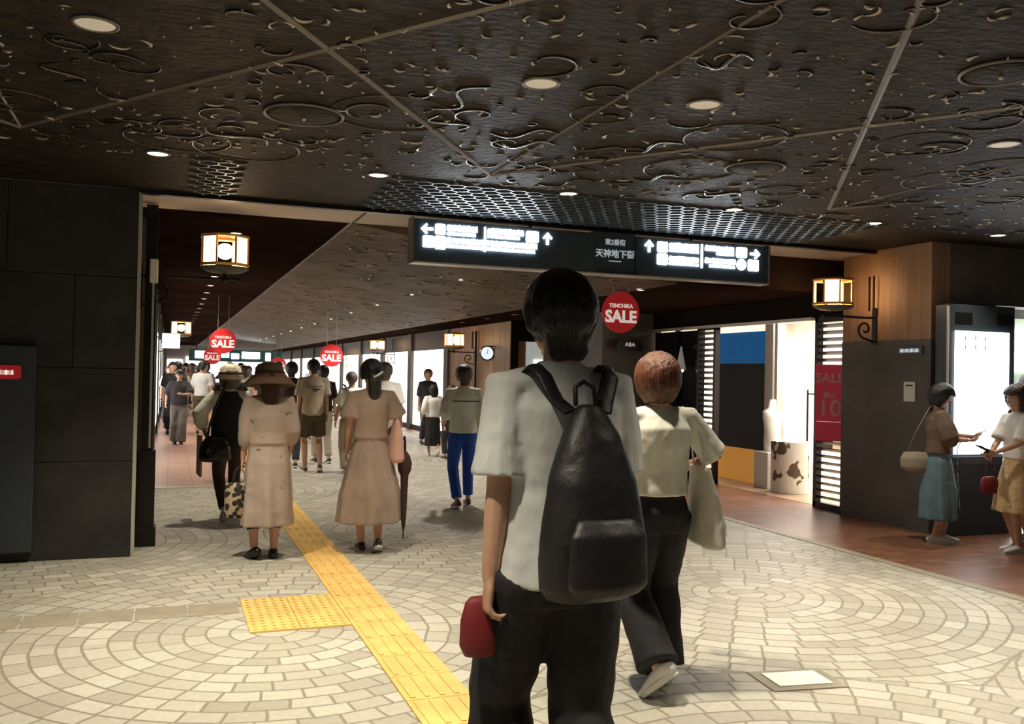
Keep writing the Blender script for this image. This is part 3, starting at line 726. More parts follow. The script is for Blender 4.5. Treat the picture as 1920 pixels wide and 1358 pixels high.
for s, z, sz in (('SALE', .72, .15), ('最大', .52, .07), ('10', .37, .27)):
    o = text_mesh('lettering', s, sz, mat('pink_lettering', (.75, .45, .47), .5), t, (-.008, 0, z), .001, -PI / 2, .003)
b = NB(); bx(b, -.009, -.006, -.14, .14, .22, .225); link('rule_line', b, MT['pale'], t)
t = thing('dark_window_bay', 'dark shop window with a bulb and a solid cone for its light beam', 'window', (7.24, 12.05, 0))
link('back_panel', box(.05, .09, -.6, .62, 0, 2.2), MT['darkglass'], t)
link('frame', bx(bx(bx(NB(), -.03, .04, -.63, -.58, 0, 2.22), -.03, .04, .6, .65, 0, 2.22), -.03, .04, .0, .04, 0, 2.22), MT['darkm'], t)
tag(link('beam_cone', (lambda b: (lathe(b, [(.012, .34), (.02, .28), (.075, .0), (.07, -.005)], 20, (7.13, 11.78, 1.62)), b)[1])(NB()), mat('grey_beam_cone', (.35, .33, .3), .4, emit=(1, .9, .8), es=.12)), 'slim grey cone built as the light beam of a bulb at the dark shop window', 'lamp')
bpy.data.objects['beam_cone'].name = 'light_beam_cone'  # the cone is a light beam given solid shape; only the bulb is a lamp
lt = link('lamp_bulb', ball(NB(), (7.13, 11.78, 1.60), .045, (1, 1, .6), 12), MT['glowc'], None, smooth=True)
lt.parent = bpy.data.objects['light_beam_cone']
lk = link('suspension_cord', cyl(NB(), (7.13, 11.78, 2.12), .004, .35, 6), MT['darkm'], bpy.data.objects['light_beam_cone'])
t = thing('display_wall', 'tall dark panel with glowing blue top above an orange counter front in the shop', 'display', (7.86, 11.32, 0))
link('dark_panel', box(0, .12, -.62, .58, .48, 1.72), MT['darkglass'], t)
link('blue_screen', box(-.005, .12, -.62, .58, 1.72, 2.18), MT['bluescreen'], t)
link('counter_front', box(-.03, .14, -.62, .58, 0, .48), MT['orange'], t)
tag(link('door_jamb', bx(bx(NB(), 7.82, 8.02, 10.50, 10.68, 0, 2.5), 7.82, 7.88, 10.40, 10.46, .0, 2.5), MT['trimw']), 'pale upright frame right of the dark blue-topped panel in the shop', 'frame')
for i, (y, lab) in enumerate(((11.75, 'farthest'), (11.35, 'middle'), (10.2, 'nearest'))):
    t = thing('track_spotlight', 'small black track spotlight on the shop ceiling, %s of the three' % lab, 'spotlight', (7.85, y, 2.5))
    link('track_base', bx(NB(), -.03, .03, -.07, .07, -.03, 0), MT['darkm'], t)
    link('lamp_head', tube(NB(), [(0, 0, -.05), (.02, -.05, -.16)], .032, 12), MT['darkm'], t, smooth=True)
tag(link('round_pedestal', (lambda b: (cyl(b, (7.73, 9.98, .34), .245, .68, 40), b)[1])(NB()), MT['camo'], bevel=.01), 'white round pedestal with brown camouflage print by the shop door', 'pedestal')
tag(link('white_table_block', box(7.62, 8.0, 10.32, 10.62, 0, .5), MT['white'], bevel=.01), 'low white display block behind the round printed pedestal', 'block')
t = thing('mannequin', 'white headless shop mannequin bust standing on the low display block', 'mannequin', (7.80, 10.45, .5))
link('bust', lathe(NB(), [(0, 0, 0, .10, .08), (0, 0, .12, .13, .10), (0, 0, .28, .11, .08), (0, 0, .45, .15, .10), (0, 0, .56, .16, .08), (0, 0, .60, .07, .05), (0, 0, .72, .045, .045)], 24), MT['white'], t, smooth=True)
t = thing('garment_rail', 'dark metal stand with hanging garments at the back of the bright shop', 'clothes rail', (8.55, 10.2, 0))
link('rail', tube(tube(NB(), [(-.05, .4, 0), (-.05, .4, 1.35)], .015, 8), [(-.05, .4, 1.3), (-.05, -.7, 1.3)], .012, 8), MT['darkm'], t)
for (y, mm, nm, w) in ((.0, 'charcoal', 'charcoal jacket hanging on the rail in the bright shop', .17), (-.28, 'offwhite', 'off-white blouse hanging on the rail in the bright shop', .14), (-.64, 'tblack', 'black top hanging on the rail in the bright shop', .15)):
    g = thing('hanging_garment', nm, 'garment', (8.50, 10.2 + y, .55))
    link('garment', lathe(NB(), [(0, 0, 0, .05, w), (0, 0, .3, .045, w * .85), (0, 0, .6, .05, w * .95), (0, 0, .68, .03, w * .5), (0, 0, .7, .015, .03)], 20, fold=7), MT[mm], g, smooth=True)
    link('hanger', tube(NB(), [(0, 0, .68), (0, 0, .75)], .004, 6), MT['darkm'], g)

# ================================================================ PEOPLE
ftex = bpy.data.textures.new('cloth_folds', 'CLOUDS'); ftex.noise_scale = .13; ftex.noise_depth = 2
htex = bpy.data.textures.new('hair_locks', 'CLOUDS'); htex.noise_scale = .03; htex.noise_depth = 2
def organic(name, bm, m, parent, voxel, smooth=4, disp=0, tex=None, label=None):
    o = link(name, bm, m, parent, smooth=True)
    r = o.modifiers.new('remesh', 'REMESH'); r.mode = 'VOXEL'; r.voxel_size = voxel; r.use_smooth_shade = True; r.adaptivity = 0
    if smooth:
        s = o.modifiers.new('smooth', 'SMOOTH'); s.factor = .6; s.iterations = smooth
    if disp:
        d = o.modifiers.new('folds', 'DISPLACE'); d.texture = tex or ftex; d.strength = disp; d.mid_level = .5
    if label: o['label'] = label
    return o
def ik(a, b, l1, l2, pole):
    a, b = V(a), V(b); d = b - a; L = min(d.length, (l1 + l2) * .998); dn = d.normalized(); b = a + dn * L
    x = (l1 * l1 - l2 * l2 + L * L) / (2 * L); h = math.sqrt(max(0, l1 * l1 - x * x))
    p = V(pole); p = (p - dn * p.dot(dn)).normalized()
    return a + dn * x + p * h, b
def add_hand(bm, w, d, thumb, s, curl=.45, thin=1):
    """palm, four fingers of unequal length with knuckle bends, thumb from the side of the palm"""
    d = d.normalized(); th = (thumb - d * thumb.dot(d)).normalized(); nrm = d.cross(th)     # bend direction sign chosen so fingers close to palm side
    if nrm.dot(add_hand.palm) < 0: nrm = -nrm
    tube(bm, [w - d * .01 * s, w + d * .03 * s, w + d * .085 * s], [(.022 * s, .017 * s), (.036 * s, .016 * s), (.040 * s, .014 * s)], 10, side=th)
    for k, L in enumerate((.072, .080, .074, .058)):
        p = w + d * (.082 - .004 * abs(k - 1)) * s + th * (.030 - .020 * k) * s; a = curl * (.5 + .12 * k); pts = [p]; spread = th * (.06 - .04 * k)
        for q, f in enumerate((.44, .32, .24)):
            dd = (d * math.cos(a) + nrm * math.sin(a) + spread).normalized(); p = p + dd * L * f * s; pts.append(p); a += curl
        tube(bm, pts, [.0088 * s, .0082 * s, .0075 * s, .0065 * s], 8)
    p = w + d * .022 * s + th * .030 * s; pts = [p]
    for q, (f, b_) in enumerate(((.036, .75), (.030, .45), (.024, .2))):
        p = p + (d * (1 - b_ * .5) + th * b_ + nrm * .35).normalized() * f * s; pts.append(p)
    tube(bm, pts, [.012 * s, .0105 * s, .0095 * s, .008 * s], 8)
add_hand.palm = V((0, 1, 0))

def person(label, loc, face, H, build=1., sw=.17, voxel=.012, la=None, ra=None, lf=None, rf=None, head=(0, 0), lean=0, skin='skin',
           hair=('short', 'hairblack'), top=None, bottom=None, dress=None, shoes=('shoeb', 'sole'), legs=None, sleeve=None, group=None, curl=.5, facial=False, hatspec=None, loose=1., lpole=None, rpole=None, thumbs=None, palms=None):
    """face: direction faced as degrees from +Y, positive to the left; everything below in units of a 1.7 m figure"""
    s = H / 1.7
    t = thing('person', label, 'person', loc, math.radians(face), group)
    B = build
    lf = lf or (-.095, .10, .085, 0, 4); rf = rf or (.095, -.10, .085, 20, -4)      # ankle x, y, z, heel lift deg, toe-out deg
    yo = lambda z: lean * max(0, z - .95)
    hips = [V((-.085, 0, .90)), V((.085, 0, .90))]
    ank = [V(lf[:3]), V(rf[:3])]; knees = []
    for i in (0, 1):
        k, a = ik(hips[i], ank[i], .43, .42, (.12 * (-1, 1)[i], 1, 0)); knees.append(k); ank[i] = a
    sh = [V((-sw, yo(1.40), 1.395)), V((sw, yo(1.40), 1.395))]
    wr = [V(la or (-sw - .06, .06, .84)), V(ra or (sw + .06, -.02, .84))]; el = []
    for i, pl in ((0, lpole), (1, rpole)):
        e, w = ik(sh[i], wr[i], .275, .245, pl or ((-.25, .25)[i], -1, -.1)); el.append(e); wr[i] = w
    S = lambda v: V(v) * s
    # --- body
    bm = NB()
    ring = lambda z, rx, ry, cy=0: (0, (cy + yo(z)) * s, z * s, rx * s, ry * s)
    lathe(bm, [ring(.82, .10 * B, .09), ring(.90, .155 * B, .11), ring(.97, .15 * B, .105), ring(1.07, .122 * B, .09), ring(1.18, .138 * B, .10), ring(1.30, .152 * B, .105), ring(1.38, .15, .088), ring(1.43, .09, .065), ring(1.46, .055, .055)], 20)
    tube(bm, [S((0, yo(1.42) - .01, 1.40)), S((0, yo(1.5) - .0, 1.53))], [.058 * s, .052 * s], 12)
    for i in (0, 1):
        sg = (-1, 1)[i]
        tube(bm, [S(hips[i]), S(knees[i] * .5 + hips[i] * .5 + V((sg * .004, -.006, 0))), S(knees[i]), S(knees[i] * .68 + ank[i] * .32 + V((0, -.014, 0))), S(ank[i])], [.088 * B * s, .072 * B * s, .052 * s, .052 * s, .034 * s], 12)
        tube(bm, [S(V((sg * .11, sh[i].y, 1.385))), S(sh[i]), S(sh[i] * .5 + el[i] * .5), S(el[i]), S(el[i] * .65 + wr[i] * .35), S(wr[i])], [.058 * s, .052 * s, .043 * s, .035 * s, .034 * s, .024 * s], 10)
        d = (wr[i] - el[i]).normalized()
        add_hand.palm = V(palms[i]) if palms else V((-sg, .2, 0))
        add_hand(bm, S(wr[i]), d, V(thumbs[i]) if thumbs else V((-sg * .2, 1, .0)), s, curl)
        # foot (bare shape, a shoe covers it)
        hl, to = math.radians((lf, rf)[i][3]), math.radians((lf, rf)[i][4]) * sg
        f = Matrix.Rotation(-to, 3, 'Z') @ V((0, math.cos(hl), -math.sin(hl))); dn = Matrix.Rotation(-to, 3, 'Z') @ V((0, -math.sin(hl), -math.cos(hl)))
        a = ank[i]; tube(bm, [S(a + dn * .035 - f * .03), S(a + dn * .035 + f * .05), S(a + dn * .055 + f * .14)], [(.030 * s, .035 * s), (.036 * s, .03 * s), (.036 * s, .016 * s)], 10, side=f.cross(dn))
    # head
    hy, hp = math.radians(head[0]), math.radians(head[1])
    hc = V((0, yo(1.58) + .022, 1.592)); HM = Matrix.Translation(hc * s) @ Matrix.Rotation(hy, 4, 'Z') @ Matrix.Rotation(hp, 4, 'X') @ Matrix.Diagonal((1.05, 1.05, 1.0, 1))
    hb = NB()
    ball(hb, (0, -.006 * s, .018 * s), s, (.076, .093, .096), 20); ball(hb, (0, .028 * s, -.045 * s), s, (.056, .058, .066), 16)
    ball(hb, (0, .062 * s, -.098 * s), s, (.026, .022, .018), 10)
    tube(hb, [V((0, .083, .022)) * s, V((0, .103, -.018)) * s], [.009 * s, .014 * s], 8); ball(hb, (0, .079 * s, -.055 * s), s, (.024, .012, .011), 10)
    for sg in (-1, 1): ball(hb, (sg * .078 * s, -.004 * s, -.012 * s), s, (.010, .020, .032), 10)
    bmesh.ops.transform(hb, matrix=HM, verts=hb.verts)
    me = bpy.data.meshes.new('tmp'); hb.to_mesh(me); hb.free(); bm.from_mesh(me); bpy.data.meshes.remove(me)
    organic('body', bm, MT[skin], t, voxel * .75, 2)
    if facial:
        for sg in (-1, 1):
            e = NB(); ball(e, (sg * .030 * s, .079 * s, .006 * s), .0115 * s, n=10); bmesh.ops.transform(e, matrix=HM, verts=e.verts); eo = link('eye', e, MT['eyew'], t, smooth=True)
            e = NB(); ball(e, (sg * .030 * s, .0865 * s, .004 * s), .0062 * s, n=8); bmesh.ops.transform(e, matrix=HM, verts=e.verts); link('iris', e, MT['eye'], eo, smooth=True)
            e = NB(); tube(e, [V((sg * .014, .086, .026)) * s, V((sg * .032, .086, .031)) * s, V((sg * .048, .075, .024)) * s], .0032 * s, 6); bmesh.ops.transform(e, matrix=HM, verts=e.verts); link('eyebrow', e, MT[hair[1]], t, smooth=True)
        e = NB(); tube(e, [V((-.019, .086, -.057)) * s, V((0, .0915, -.056)) * s, V((.019, .086, -.057)) * s], (.0045 * s, .005 * s), 8); bmesh.ops.transform(e, matrix=HM, verts=e.verts); link('mouth', e, MT['lips'], t, smooth=True)
    # --- hair
    if hair:
        st, hm = hair; h = NB(); nu, nv = 40, 26
        th_ = {'short': .019, 'full': .023, 'long': .026, 'bob': .040, 'puffy': .04, 'curly': .045, 'pony': .028}[st]
        low = {'short': -.58, 'full': -.80, 'long': -.8, 'bob': -.95, 'puffy': -.88, 'curly': -.95, 'pony': -.62}[st]
        rings = []
        for j in range(1, nv):
            ph = PI * j / nv; rg = []
            for k in range(nu):
                a = 2 * PI * k / nu; u = V((math.sin(ph) * math.cos(a), math.sin(ph) * math.sin(a), math.cos(ph)))
                front = u.y
                hl_ = .30 if front > .45 else (low if front < -.0 else low + (.30 - low) * min(1, max(0, (front - .0) / .45)) ** 1.2)
                if st in ('bob', 'puffy', 'curly', 'long') and front < .62: hl_ = low if front < .35 else low + (.35 - low) * (front - .35) / .27
                inside = 1 if u.z < hl_ - .06 else (0 if u.z > hl_ + .04 else (hl_ + .04 - u.z) / .10)
                groove = 1 + .012 * math.sin(k * 5.1 + j * .35) + .01 * math.sin(k * 2.3 + 1)
                out = V((.078 + th_, .094 + th_, .100 + th_ * .95)); inn = V((.05, .055, .05))
                e = out * (1 - inside) * groove + inn * inside
                # lower half follows jaw/nape
                q = V((u.x * e.x, u.y * e.y - .008, u.z * e.z + .016 - (.025 if st in ('bob', 'puffy', 'curly') and u.z < 0 and not inside else 0) * -u.z))
                rg.append(h.verts.new(HM @ (q * s)))
            rings.append(rg)
        for A, B_ in zip(rings, rings[1:]):
            for k in range(nu): h.faces.new((A[k], B_[k], B_[(k + 1) % nu], A[(k + 1) % nu]))
        h.faces.new(rings[0][::-1] if False else rings[0]); h.faces.new(rings[-1][::-1])
        extra = []
        if st in ('short', 'full'): extra = [([(0, -.075, -.03), (0, -.062, -.085)], [(.062, .03), (.045, .018)])] if st == 'short' else [([(0, -.072, -.02), (0, -.062, -.11)], [(.078, .036), (.058, .022)])]
        if st in ('bob', 'puffy'): extra = [([(0, -.06, 0), (0, -.055, -.09)], [(.09, .055), (.078, .045)])]
        if st == 'long': extra = [([(0, -.06, 0), (0, -.075, -.12), (0, -.085, -.24)], [(.085, .05), (.085, .04), (.06, .022)])]
        if st == 'curly': extra = [([(0, -.05, 0), (0, -.055, -.12), (0, -.06, -.17)], [(.10, .07), (.105, .06), (.07, .04)])]
        if st == 'pony': extra = [([(0, -.10, -.02), (.01, -.135, -.07), (.015, -.12, -.16), (.01, -.105, -.25)], [(.05, .04), (.062, .05), (.055, .04), (.018, .014)])]
        for pts, rr in extra: tube(h, [HM @ (V(p) * s) for p in pts], [(a * s, b_ * s) for a, b_ in rr], 14, side=HM.to_3x3() @ V((1, 0, 0)))
        if st == 'curly':
            r6 = random.Random(2)
            for k in range(46):
                a = r6.uniform(0, 2 * PI); z = r6.uniform(-.16, .11); rr = .10 if z < .05 else .07
                if math.sin(a) > .55 and z < .05: continue
                ball(h, HM @ (V((rr * math.cos(a), rr * math.sin(a) - .01, z)) * s), .026 * s, n=8)
        organic('hair', h, MT[hm], t, max(.006, voxel * .8), 2, .008 * s, htex)
    # --- garments
    def legs_geo(bm, zend, w0, w1, flare=0, pel=True, hemz=1.0):
        if pel: lathe(bm, [ring(.80, .155 * B * loose, .115 * loose), ring(.90, .175 * B * loose, .125 * loose), ring(hemz, .15 * B, .108), ring(hemz + .04, .14 * B, .10)], 20)
        for i in (0, 1):
            k, a = knees[i], ank[i]; pts = [hips[i]]; rad = [w0]
            if zend < k.z:
                pts += [hips[i] * .5 + k * .5, k]; rad += [(w0 + w1) / 2 * 1.02, w1]
                f = (k.z - zend) / max(.01, (k.z - a.z)); e = k + (a - k) * min(1.0, f); pts += [k * .5 + e * .5, e]; rad += [w1 + flare * .5, w1 + flare]
            else:
                f = (hips[i].z - zend) / (hips[i].z - k.z); e = hips[i] + (k - hips[i]) * f; pts += [e]; rad += [w1]
            tube(bm, [S(p) for p in pts], [(r * s, r * s * 1.02) for r in rad], 16, caps=False)
    if legs: b2 = NB(); legs_geo(b2, legs[1], .092 * B, .058, pel=True); organic('leggings', b2, MT[legs[0]], t, voxel, 2)
    if bottom:
        k, m_ = bottom[:2]; b2 = NB()
        if k == 'wide': legs_geo(b2, .075, .112 * B, .092, .018); organic('trousers', b2, MT[m_], t, voxel, 4, .022 * s)
        if k == 'slim': legs_geo(b2, .13, .098 * B, .070, -.008); organic('trousers', b2, MT[m_], t, voxel, 3, .014 * s)
        if k == 'shorts': legs_geo(b2, .55, .108 * B, .105); organic('shorts', b2, MT[m_], t, voxel, 3, .016 * s)
        if k == 'skirt':
            ze, r1 = bottom[2], bottom[3]
            lathe(b2, [ring(ze, r1, r1 * .85) + (.08,), ring(ze + (.9 - ze) * .5, (r1 + .17) / 2, (r1 + .14) / 2) + (.055,), ring(.88, .178 * B, .135) + (.012,), ring(1.0, .142 * B, .105), ring(1.05, .13 * B, .095)], 72, fold=8)
            organic('skirt', b2, MT[m_], t, voxel, 2, .012 * s)
    def torso_geo(bm, hem, w, yk=1.445, sl=.5, slw=.075, flare=0, puff=0):
        lathe(bm, [ring(hem, .158 * B * w + flare, .118 * w + flare) + (.02,), ring((hem + 1.1) / 2, .152 * B * w + flare * .6, .112 * w + flare * .6) + (.012,), ring(1.12, .15 * B * w, .108 * w), ring(1.25, .163 * B * w, .122 * w), ring(1.34, .168 * w, .118 * w), ring(1.405, .145, .09), ring(yk, .08, .062), ring(yk + .018, .062, .056)], 48, fold=7)
        for i in (0, 1):
            sg = (-1, 1)[i]
            if sl <= 0: continue
            path = [sh[i], el[i], wr[i]]; L1 = (el[i] - sh[i]).length; L2 = (wr[i] - el[i]).length; tot = L1 + L2; L = sl * tot
            P0 = V((sg * .10, sh[i].y, 1.385)); pts = [P0, sh[i] + V((0, 0, .003))]; rad = [.070, .064 + puff * .4]
            if L <= L1: pts += [sh[i] + (el[i] - sh[i]) * (L * .55 / L1), sh[i] + (el[i] - sh[i]) * (L / L1)]; rad += [(slw + .064) / 2 + puff, slw]
            else:
                e = el[i] + (wr[i] - el[i]) * ((L - L1) / L2); pts += [sh[i] * .5 + el[i] * .5, el[i], e * .5 + el[i] * .5, e]; rad += [slw, slw * .9 + puff, slw * .85 + puff, slw * .62]
            tube(bm, [S(p) for p in pts], [r * s for r in rad], 14, caps=False)
    if top:
        m_ = top[0]; kw = dict(hem=.92, w=1.1, sl=.45); kw.update(top[1] if len(top) > 1 else {})
        b2 = NB(); torso_geo(b2, **kw); organic(top[2] if len(top) > 2 else 'shirt', b2, MT[m_], t, voxel, 4, .018 * s)
    if dress:
        m_, ze, r1, kw = dress; kw = dict(dict(w=1.1, sl=.35, slw=.085), **kw); hemw = kw.pop('waist', .15); b2 = NB()
        torso_geo(b2, hem=1.02, **kw)
        lathe(b2, [ring(ze, r1, r1 * .8) + (.12,), ring(ze + .25, r1 * .93, r1 * .75) + (.09,), ring(.85, .19 * B, .145) + (.04,), ring(1.0, hemw * B, .112), ring(1.08, hemw * B * .98, .108)], 72, fold=7)
        organic('dress', b2, MT[m_], t, voxel, 2, .014 * s)
    # --- shoes
    if shoes:
        for i in (0, 1):
            sg = (-1, 1)[i]; hl, to = math.radians((lf, rf)[i][3]), math.radians((lf, rf)[i][4]) * sg
            Rz = Matrix.Rotation(-to, 3, 'Z'); f = Rz @ V((0, math.cos(hl), -math.sin(hl))); dn = Rz @ V((0, -math.sin(hl), -math.cos(hl))); sd = f.cross(dn); a = ank[i]
            M4 = Matrix((sd, f, -dn)).transposed().to_4x4(); M4.translation = a * s
            b2 = NB(); lowcut = shoes[0] == 'shoew' and False
            tube(b2, [V((0, -.055, -.045)) * s, V((0, -.02, -.035)) * s, V((0, .05, -.04)) * s, V((0, .12, -.052)) * s, V((0, .165, -.058)) * s], [(.032 * s, .034 * s), (.037 * s, .045 * s), (.040 * s, .036 * s), (.043 * s, .024 * s), (.033 * s, .017 * s)], 14, side=V((1, 0, 0)))
            bmesh.ops.transform(b2, matrix=M4, verts=b2.verts); so = link('shoe', b2, MT[shoes[0]], t, smooth=True)
            b2 = NB(); n = 22; lo = []; hi = []
            for k in range(n):
                an = 2 * PI * k / n; x = .043 * math.cos(an) * (1 + .10 * math.sin(an)); y = .055 + .13 * math.sin(an)
                lo.append(b2.verts.new(M4 @ (V((x, y, -.085)) * s))); hi.append(b2.verts.new(M4 @ (V((x * 1.02, y, -.060)) * s)))
            for k in range(n): b2.faces.new((lo[k], lo[(k + 1) % n], hi[(k + 1) % n], hi[k]))
            b2.faces.new(lo[::-1]); b2.faces.new(hi); link('sole', b2, MT[shoes[1]], so)
    if hatspec:
        hm = hatspec[1]; b2 = NB()
        prof = {'wide': [(.10, .09), (.112, .055), (.118, .01), (.175, -.045), (.225, -.095), (.215, -.100), (.16, -.055), (.10, -.01)],
                'bucket': [(.085, .10), (.108, .075), (.118, .01), (.160, -.045), (.150, -.05), (.10, .0)]}[hatspec[0]]
        full = [(.01, prof[0][1] + .022), (.055, prof[0][1] + .018)] + prof
        lathe(b2, [(0, -.005 * s, (z + .035) * s, r * s, r * s * 1.08, (.03 if r > .15 else 0)) for r, z in full], 48, fold=5)
        bmesh.ops.transform(b2, matrix=HM, verts=b2.verts); ho = link('hat', b2, MT[hm], t, smooth=True)
        b2 = NB(); tube(b2, [V((.121 * math.cos(a), -.005 + .130 * math.sin(a), .052)) * s for a in [k * PI / 12 for k in range(24)]], (.004 * s, .014 * s), 6, closed=True)
        if hatspec[0] == 'wide': tube(b2, [V((0, -.15, .04)) * s, V((.01, -.19, -.03)) * s, V((.012, -.20, -.09)) * s], (.016 * s, .004 * s), 6, side=V((1, 0, 0)))
        bmesh.ops.transform(b2, matrix=HM, verts=b2.verts); link('ribbon', b2, MT['dkbrown'], ho, smooth=True)
    t_ = dict(root=t, s=s, HM=HM, wr=wr, el=el, sh=sh, S=S)
    return t_
def held(name, label, cat, P, local, rz=0, group=None):
    """a thing held by person P; its origin given in the person's own units"""
    r = P['root']; w = Matrix.Translation(r.location) @ Matrix.Rotation(r.rotation_euler[2], 4, 'Z') @ (V(local) * P['s'])
    return thing(name, label, cat, w, r.rotation_euler[2] + rz, group)

# ---------------------------------------------------------------- the foreground man and his things
P = person('man seen from behind in foreground: light grey oversized tee, black trousers, short black hair', (1.065, 2.42, .012), 0, 1.77, build=1.0, sw=.16, voxel=.008,
           la=(-.20, .0, .86), ra=(.17, .16, .93), lf=(-.105, .10, .085, 0, 6), rf=(.07, -.20, .13, 35, 8), hair=('full', 'hairblack'),
           top=('tgrey', dict(hem=.86, w=1.09, sl=.47, slw=.080, flare=.012)), bottom=('wide', 'tblack'), shoes=('shoeb', 'sole'), loose=.9, curl=.75)
t = held('backpack', 'black nylon backpack with two straps worn by the foreground man', 'backpack', P, (-.005, -.145, .855))
b = NB()
lathe(b, [(0, -.065, .0, .12, .06), (0, -.085, .035, .150, .085), (0, -.095, .16, .152, .10), (0, -.085, .32, .125, .085), (0, -.065, .43, .085, .065), (0, -.05, .49, .055, .045), (0, -.045, .52, .03, .03)], 28)
organic('bag_body', b, MT['nylon'], t, .009, 4, .012)
b = NB(); lathe(b, [(0, -.17, .03, .09, .03), (0, -.185, .06, .115, .035), (0, -.185, .19, .11, .033), (0, -.165, .23, .08, .025)], 24); organic('front_pocket', b, MT['nylon'], t, .009, 3, .005)
for sg in (-1, 1):
    b = NB(); tube(b, [V((sg * .05, -.035, .50)), V((sg * .075, .004, .53)), V((sg * .10, .025, .595)), V((sg * .11, .08, .622)), V((sg * .12, .19, .57)), V((sg * .125, .26, .42)), V((sg * .14, .27, .30))], (.025, .006), 8, side=V((1, 0, 0)))
    link('shoulder_strap', b, MT['nylon'], t, smooth=True)
link('grab_handle', tube(NB(), [(-.03, -.03, .52), (-.028, -.02, .565), (0, -.015, .58), (.028, -.02, .565), (.03, -.03, .52)], .007, 8), MT['nylon'], t, smooth=True)
t = held('pouch', 'dark red cloth pouch held low in the left hand of the foreground man', 'pouch', P, (-.215, .03, .66))
b = NB(); lathe(b, [(0, 0, 0, .045, .028), (0, 0, .03, .06, .035), (0, 0, .10, .058, .03), (0, 0, .15, .045, .02), (0, 0, .165, .03, .012)], 20, fold=5); link('bag', b, MT['redc'], t, smooth=True)

# ---------------------------------------------------------------- woman with red-brown bob and her tote
P = person('woman with red-brown bob, off-white blouse and wide black trousers, walking away', (2.25, 3.92, 0), -6, 1.585, sw=.165, voxel=.009,
           la=(-.20, .16, 1.02), ra=(.21, .20, 1.10), lf=(-.085, -.24, .17, 42, 38), rf=(.07, .03, .085, 0, 2), hair=('bob', 'hairred'),
           top=('offwhite', dict(hem=.99, w=1.10, sl=.50, slw=.082)), bottom=('wide', 'tblack'), shoes=('shoew', 'sole'), loose=1.05, rpole=(.9, -.6, -.3), facial=False)
t = held('tote_bag', 'off-white canvas tote bag hanging at the right side of the red-haired woman', 'bag', P, (.285, .0, .71))
b = NB(); lathe(b, [(.0, .0, 0, .035, .15), (.0, 0, .02, .06, .185), (0, 0, .12, .065, .175), (-.02, 0, .27, .045, .15), (-.035, 0, .37, .02, .12), (-.04, 0, .40, .012, .11)], 32, fold=6)
organic('bag_body', b, MT['tote'], t, .010, 3, .02)
for q in (-.06, .06):
    link('strap', tube(NB(), [(-.04, q, .39), (-.06, q * .9, .52), (-.105, q * .6, .66), (-.135, 0, .69)], (.012, .003), 6, side=V((0, 1, 0))), MT['tote'], t, smooth=True)
link('printed_mark', bx(bx(NB(), .058, .068, -.02, .01, .15, .19), .060, .070, -.05, -.03, .07, .11), MT['ink'], t)

# ---------------------------------------------------------------- woman in taupe dress
P = person('woman in taupe linen dress with flared sleeves, dark hair held by a white clip', (1.57, 7.47, 0), -4, 1.575, build=.98, sw=.16, voxel=.010,
           la=(-.20, .10, .90), ra=(.17, .24, 1.02), lf=(-.055, .05, .085, 0, 4), rf=(.075, -.07, .12, 26, 2), hair=('pony', 'hairblack'),
           dress=('taupe', .27, .29, dict(sl=.38, slw=.098, w=1.04, waist=.142)), shoes=('shoeb', 'sole'), rpole=(.8, -.7, -.2))
t = held('hair_clip', 'white hair clip at the back of the taupe-dressed woman\'s dark hair', 'hair clip', P, (.035, -.125, 1.585))
link('claw', tube(NB(), [(-.035, 0, -.02), (0, -.012, .0), (.035, -.004, .025)], (.014, .008), 8), MT['white'], t, smooth=True)
t = held('shoulder_bag', 'pale pink shoulder bag under the right arm of the taupe-dressed woman', 'bag', P, (.235, .02, .80))
b = NB(); lathe(b, [(0, 0, 0, .055, .11), (0, 0, .02, .075, .135), (0, 0, .2, .055, .12), (0, 0, .34, .03, .08), (-.01, 0, .40, .012, .05)], 28); organic('bag_body', b, MT['pinkbag'], t, .012, 3, .006)
link('strap', tube(NB(), [(-.01, -.04, .38), (-.03, -.05, .48), (-.09, -.03, .575), (-.085, .05, .57), (-.02, .05, .44), (-.01, .04, .38)], (.010, .003), 6, side=V((0, 1, 0))), MT['pinkbag'], t, smooth=True)
t = held('umbrella', 'rolled dark brown umbrella hanging beside the taupe-dressed woman', 'umbrella', P, (.31, -.02, .12))
link('canopy', lathe(NB(), [(.010, .07), (.022, .16), (.030, .40), (.034, .52), (.055, .56), (.062, .62), (.045, .68), (.02, .72)], 16, sx=1, sy=.8), MT['dkbrown'], t, smooth=True)
link('tip', tube(NB(), [(0, 0, .0), (0, 0, .08)], .006, 8), MT['darkm'], t)
link('handle', tube(NB(), [(0, 0, .70), (0, 0, .80), (.0, .03, .84), (0, .055, .82)], .010, 8), MT['darkm'], t, smooth=True)

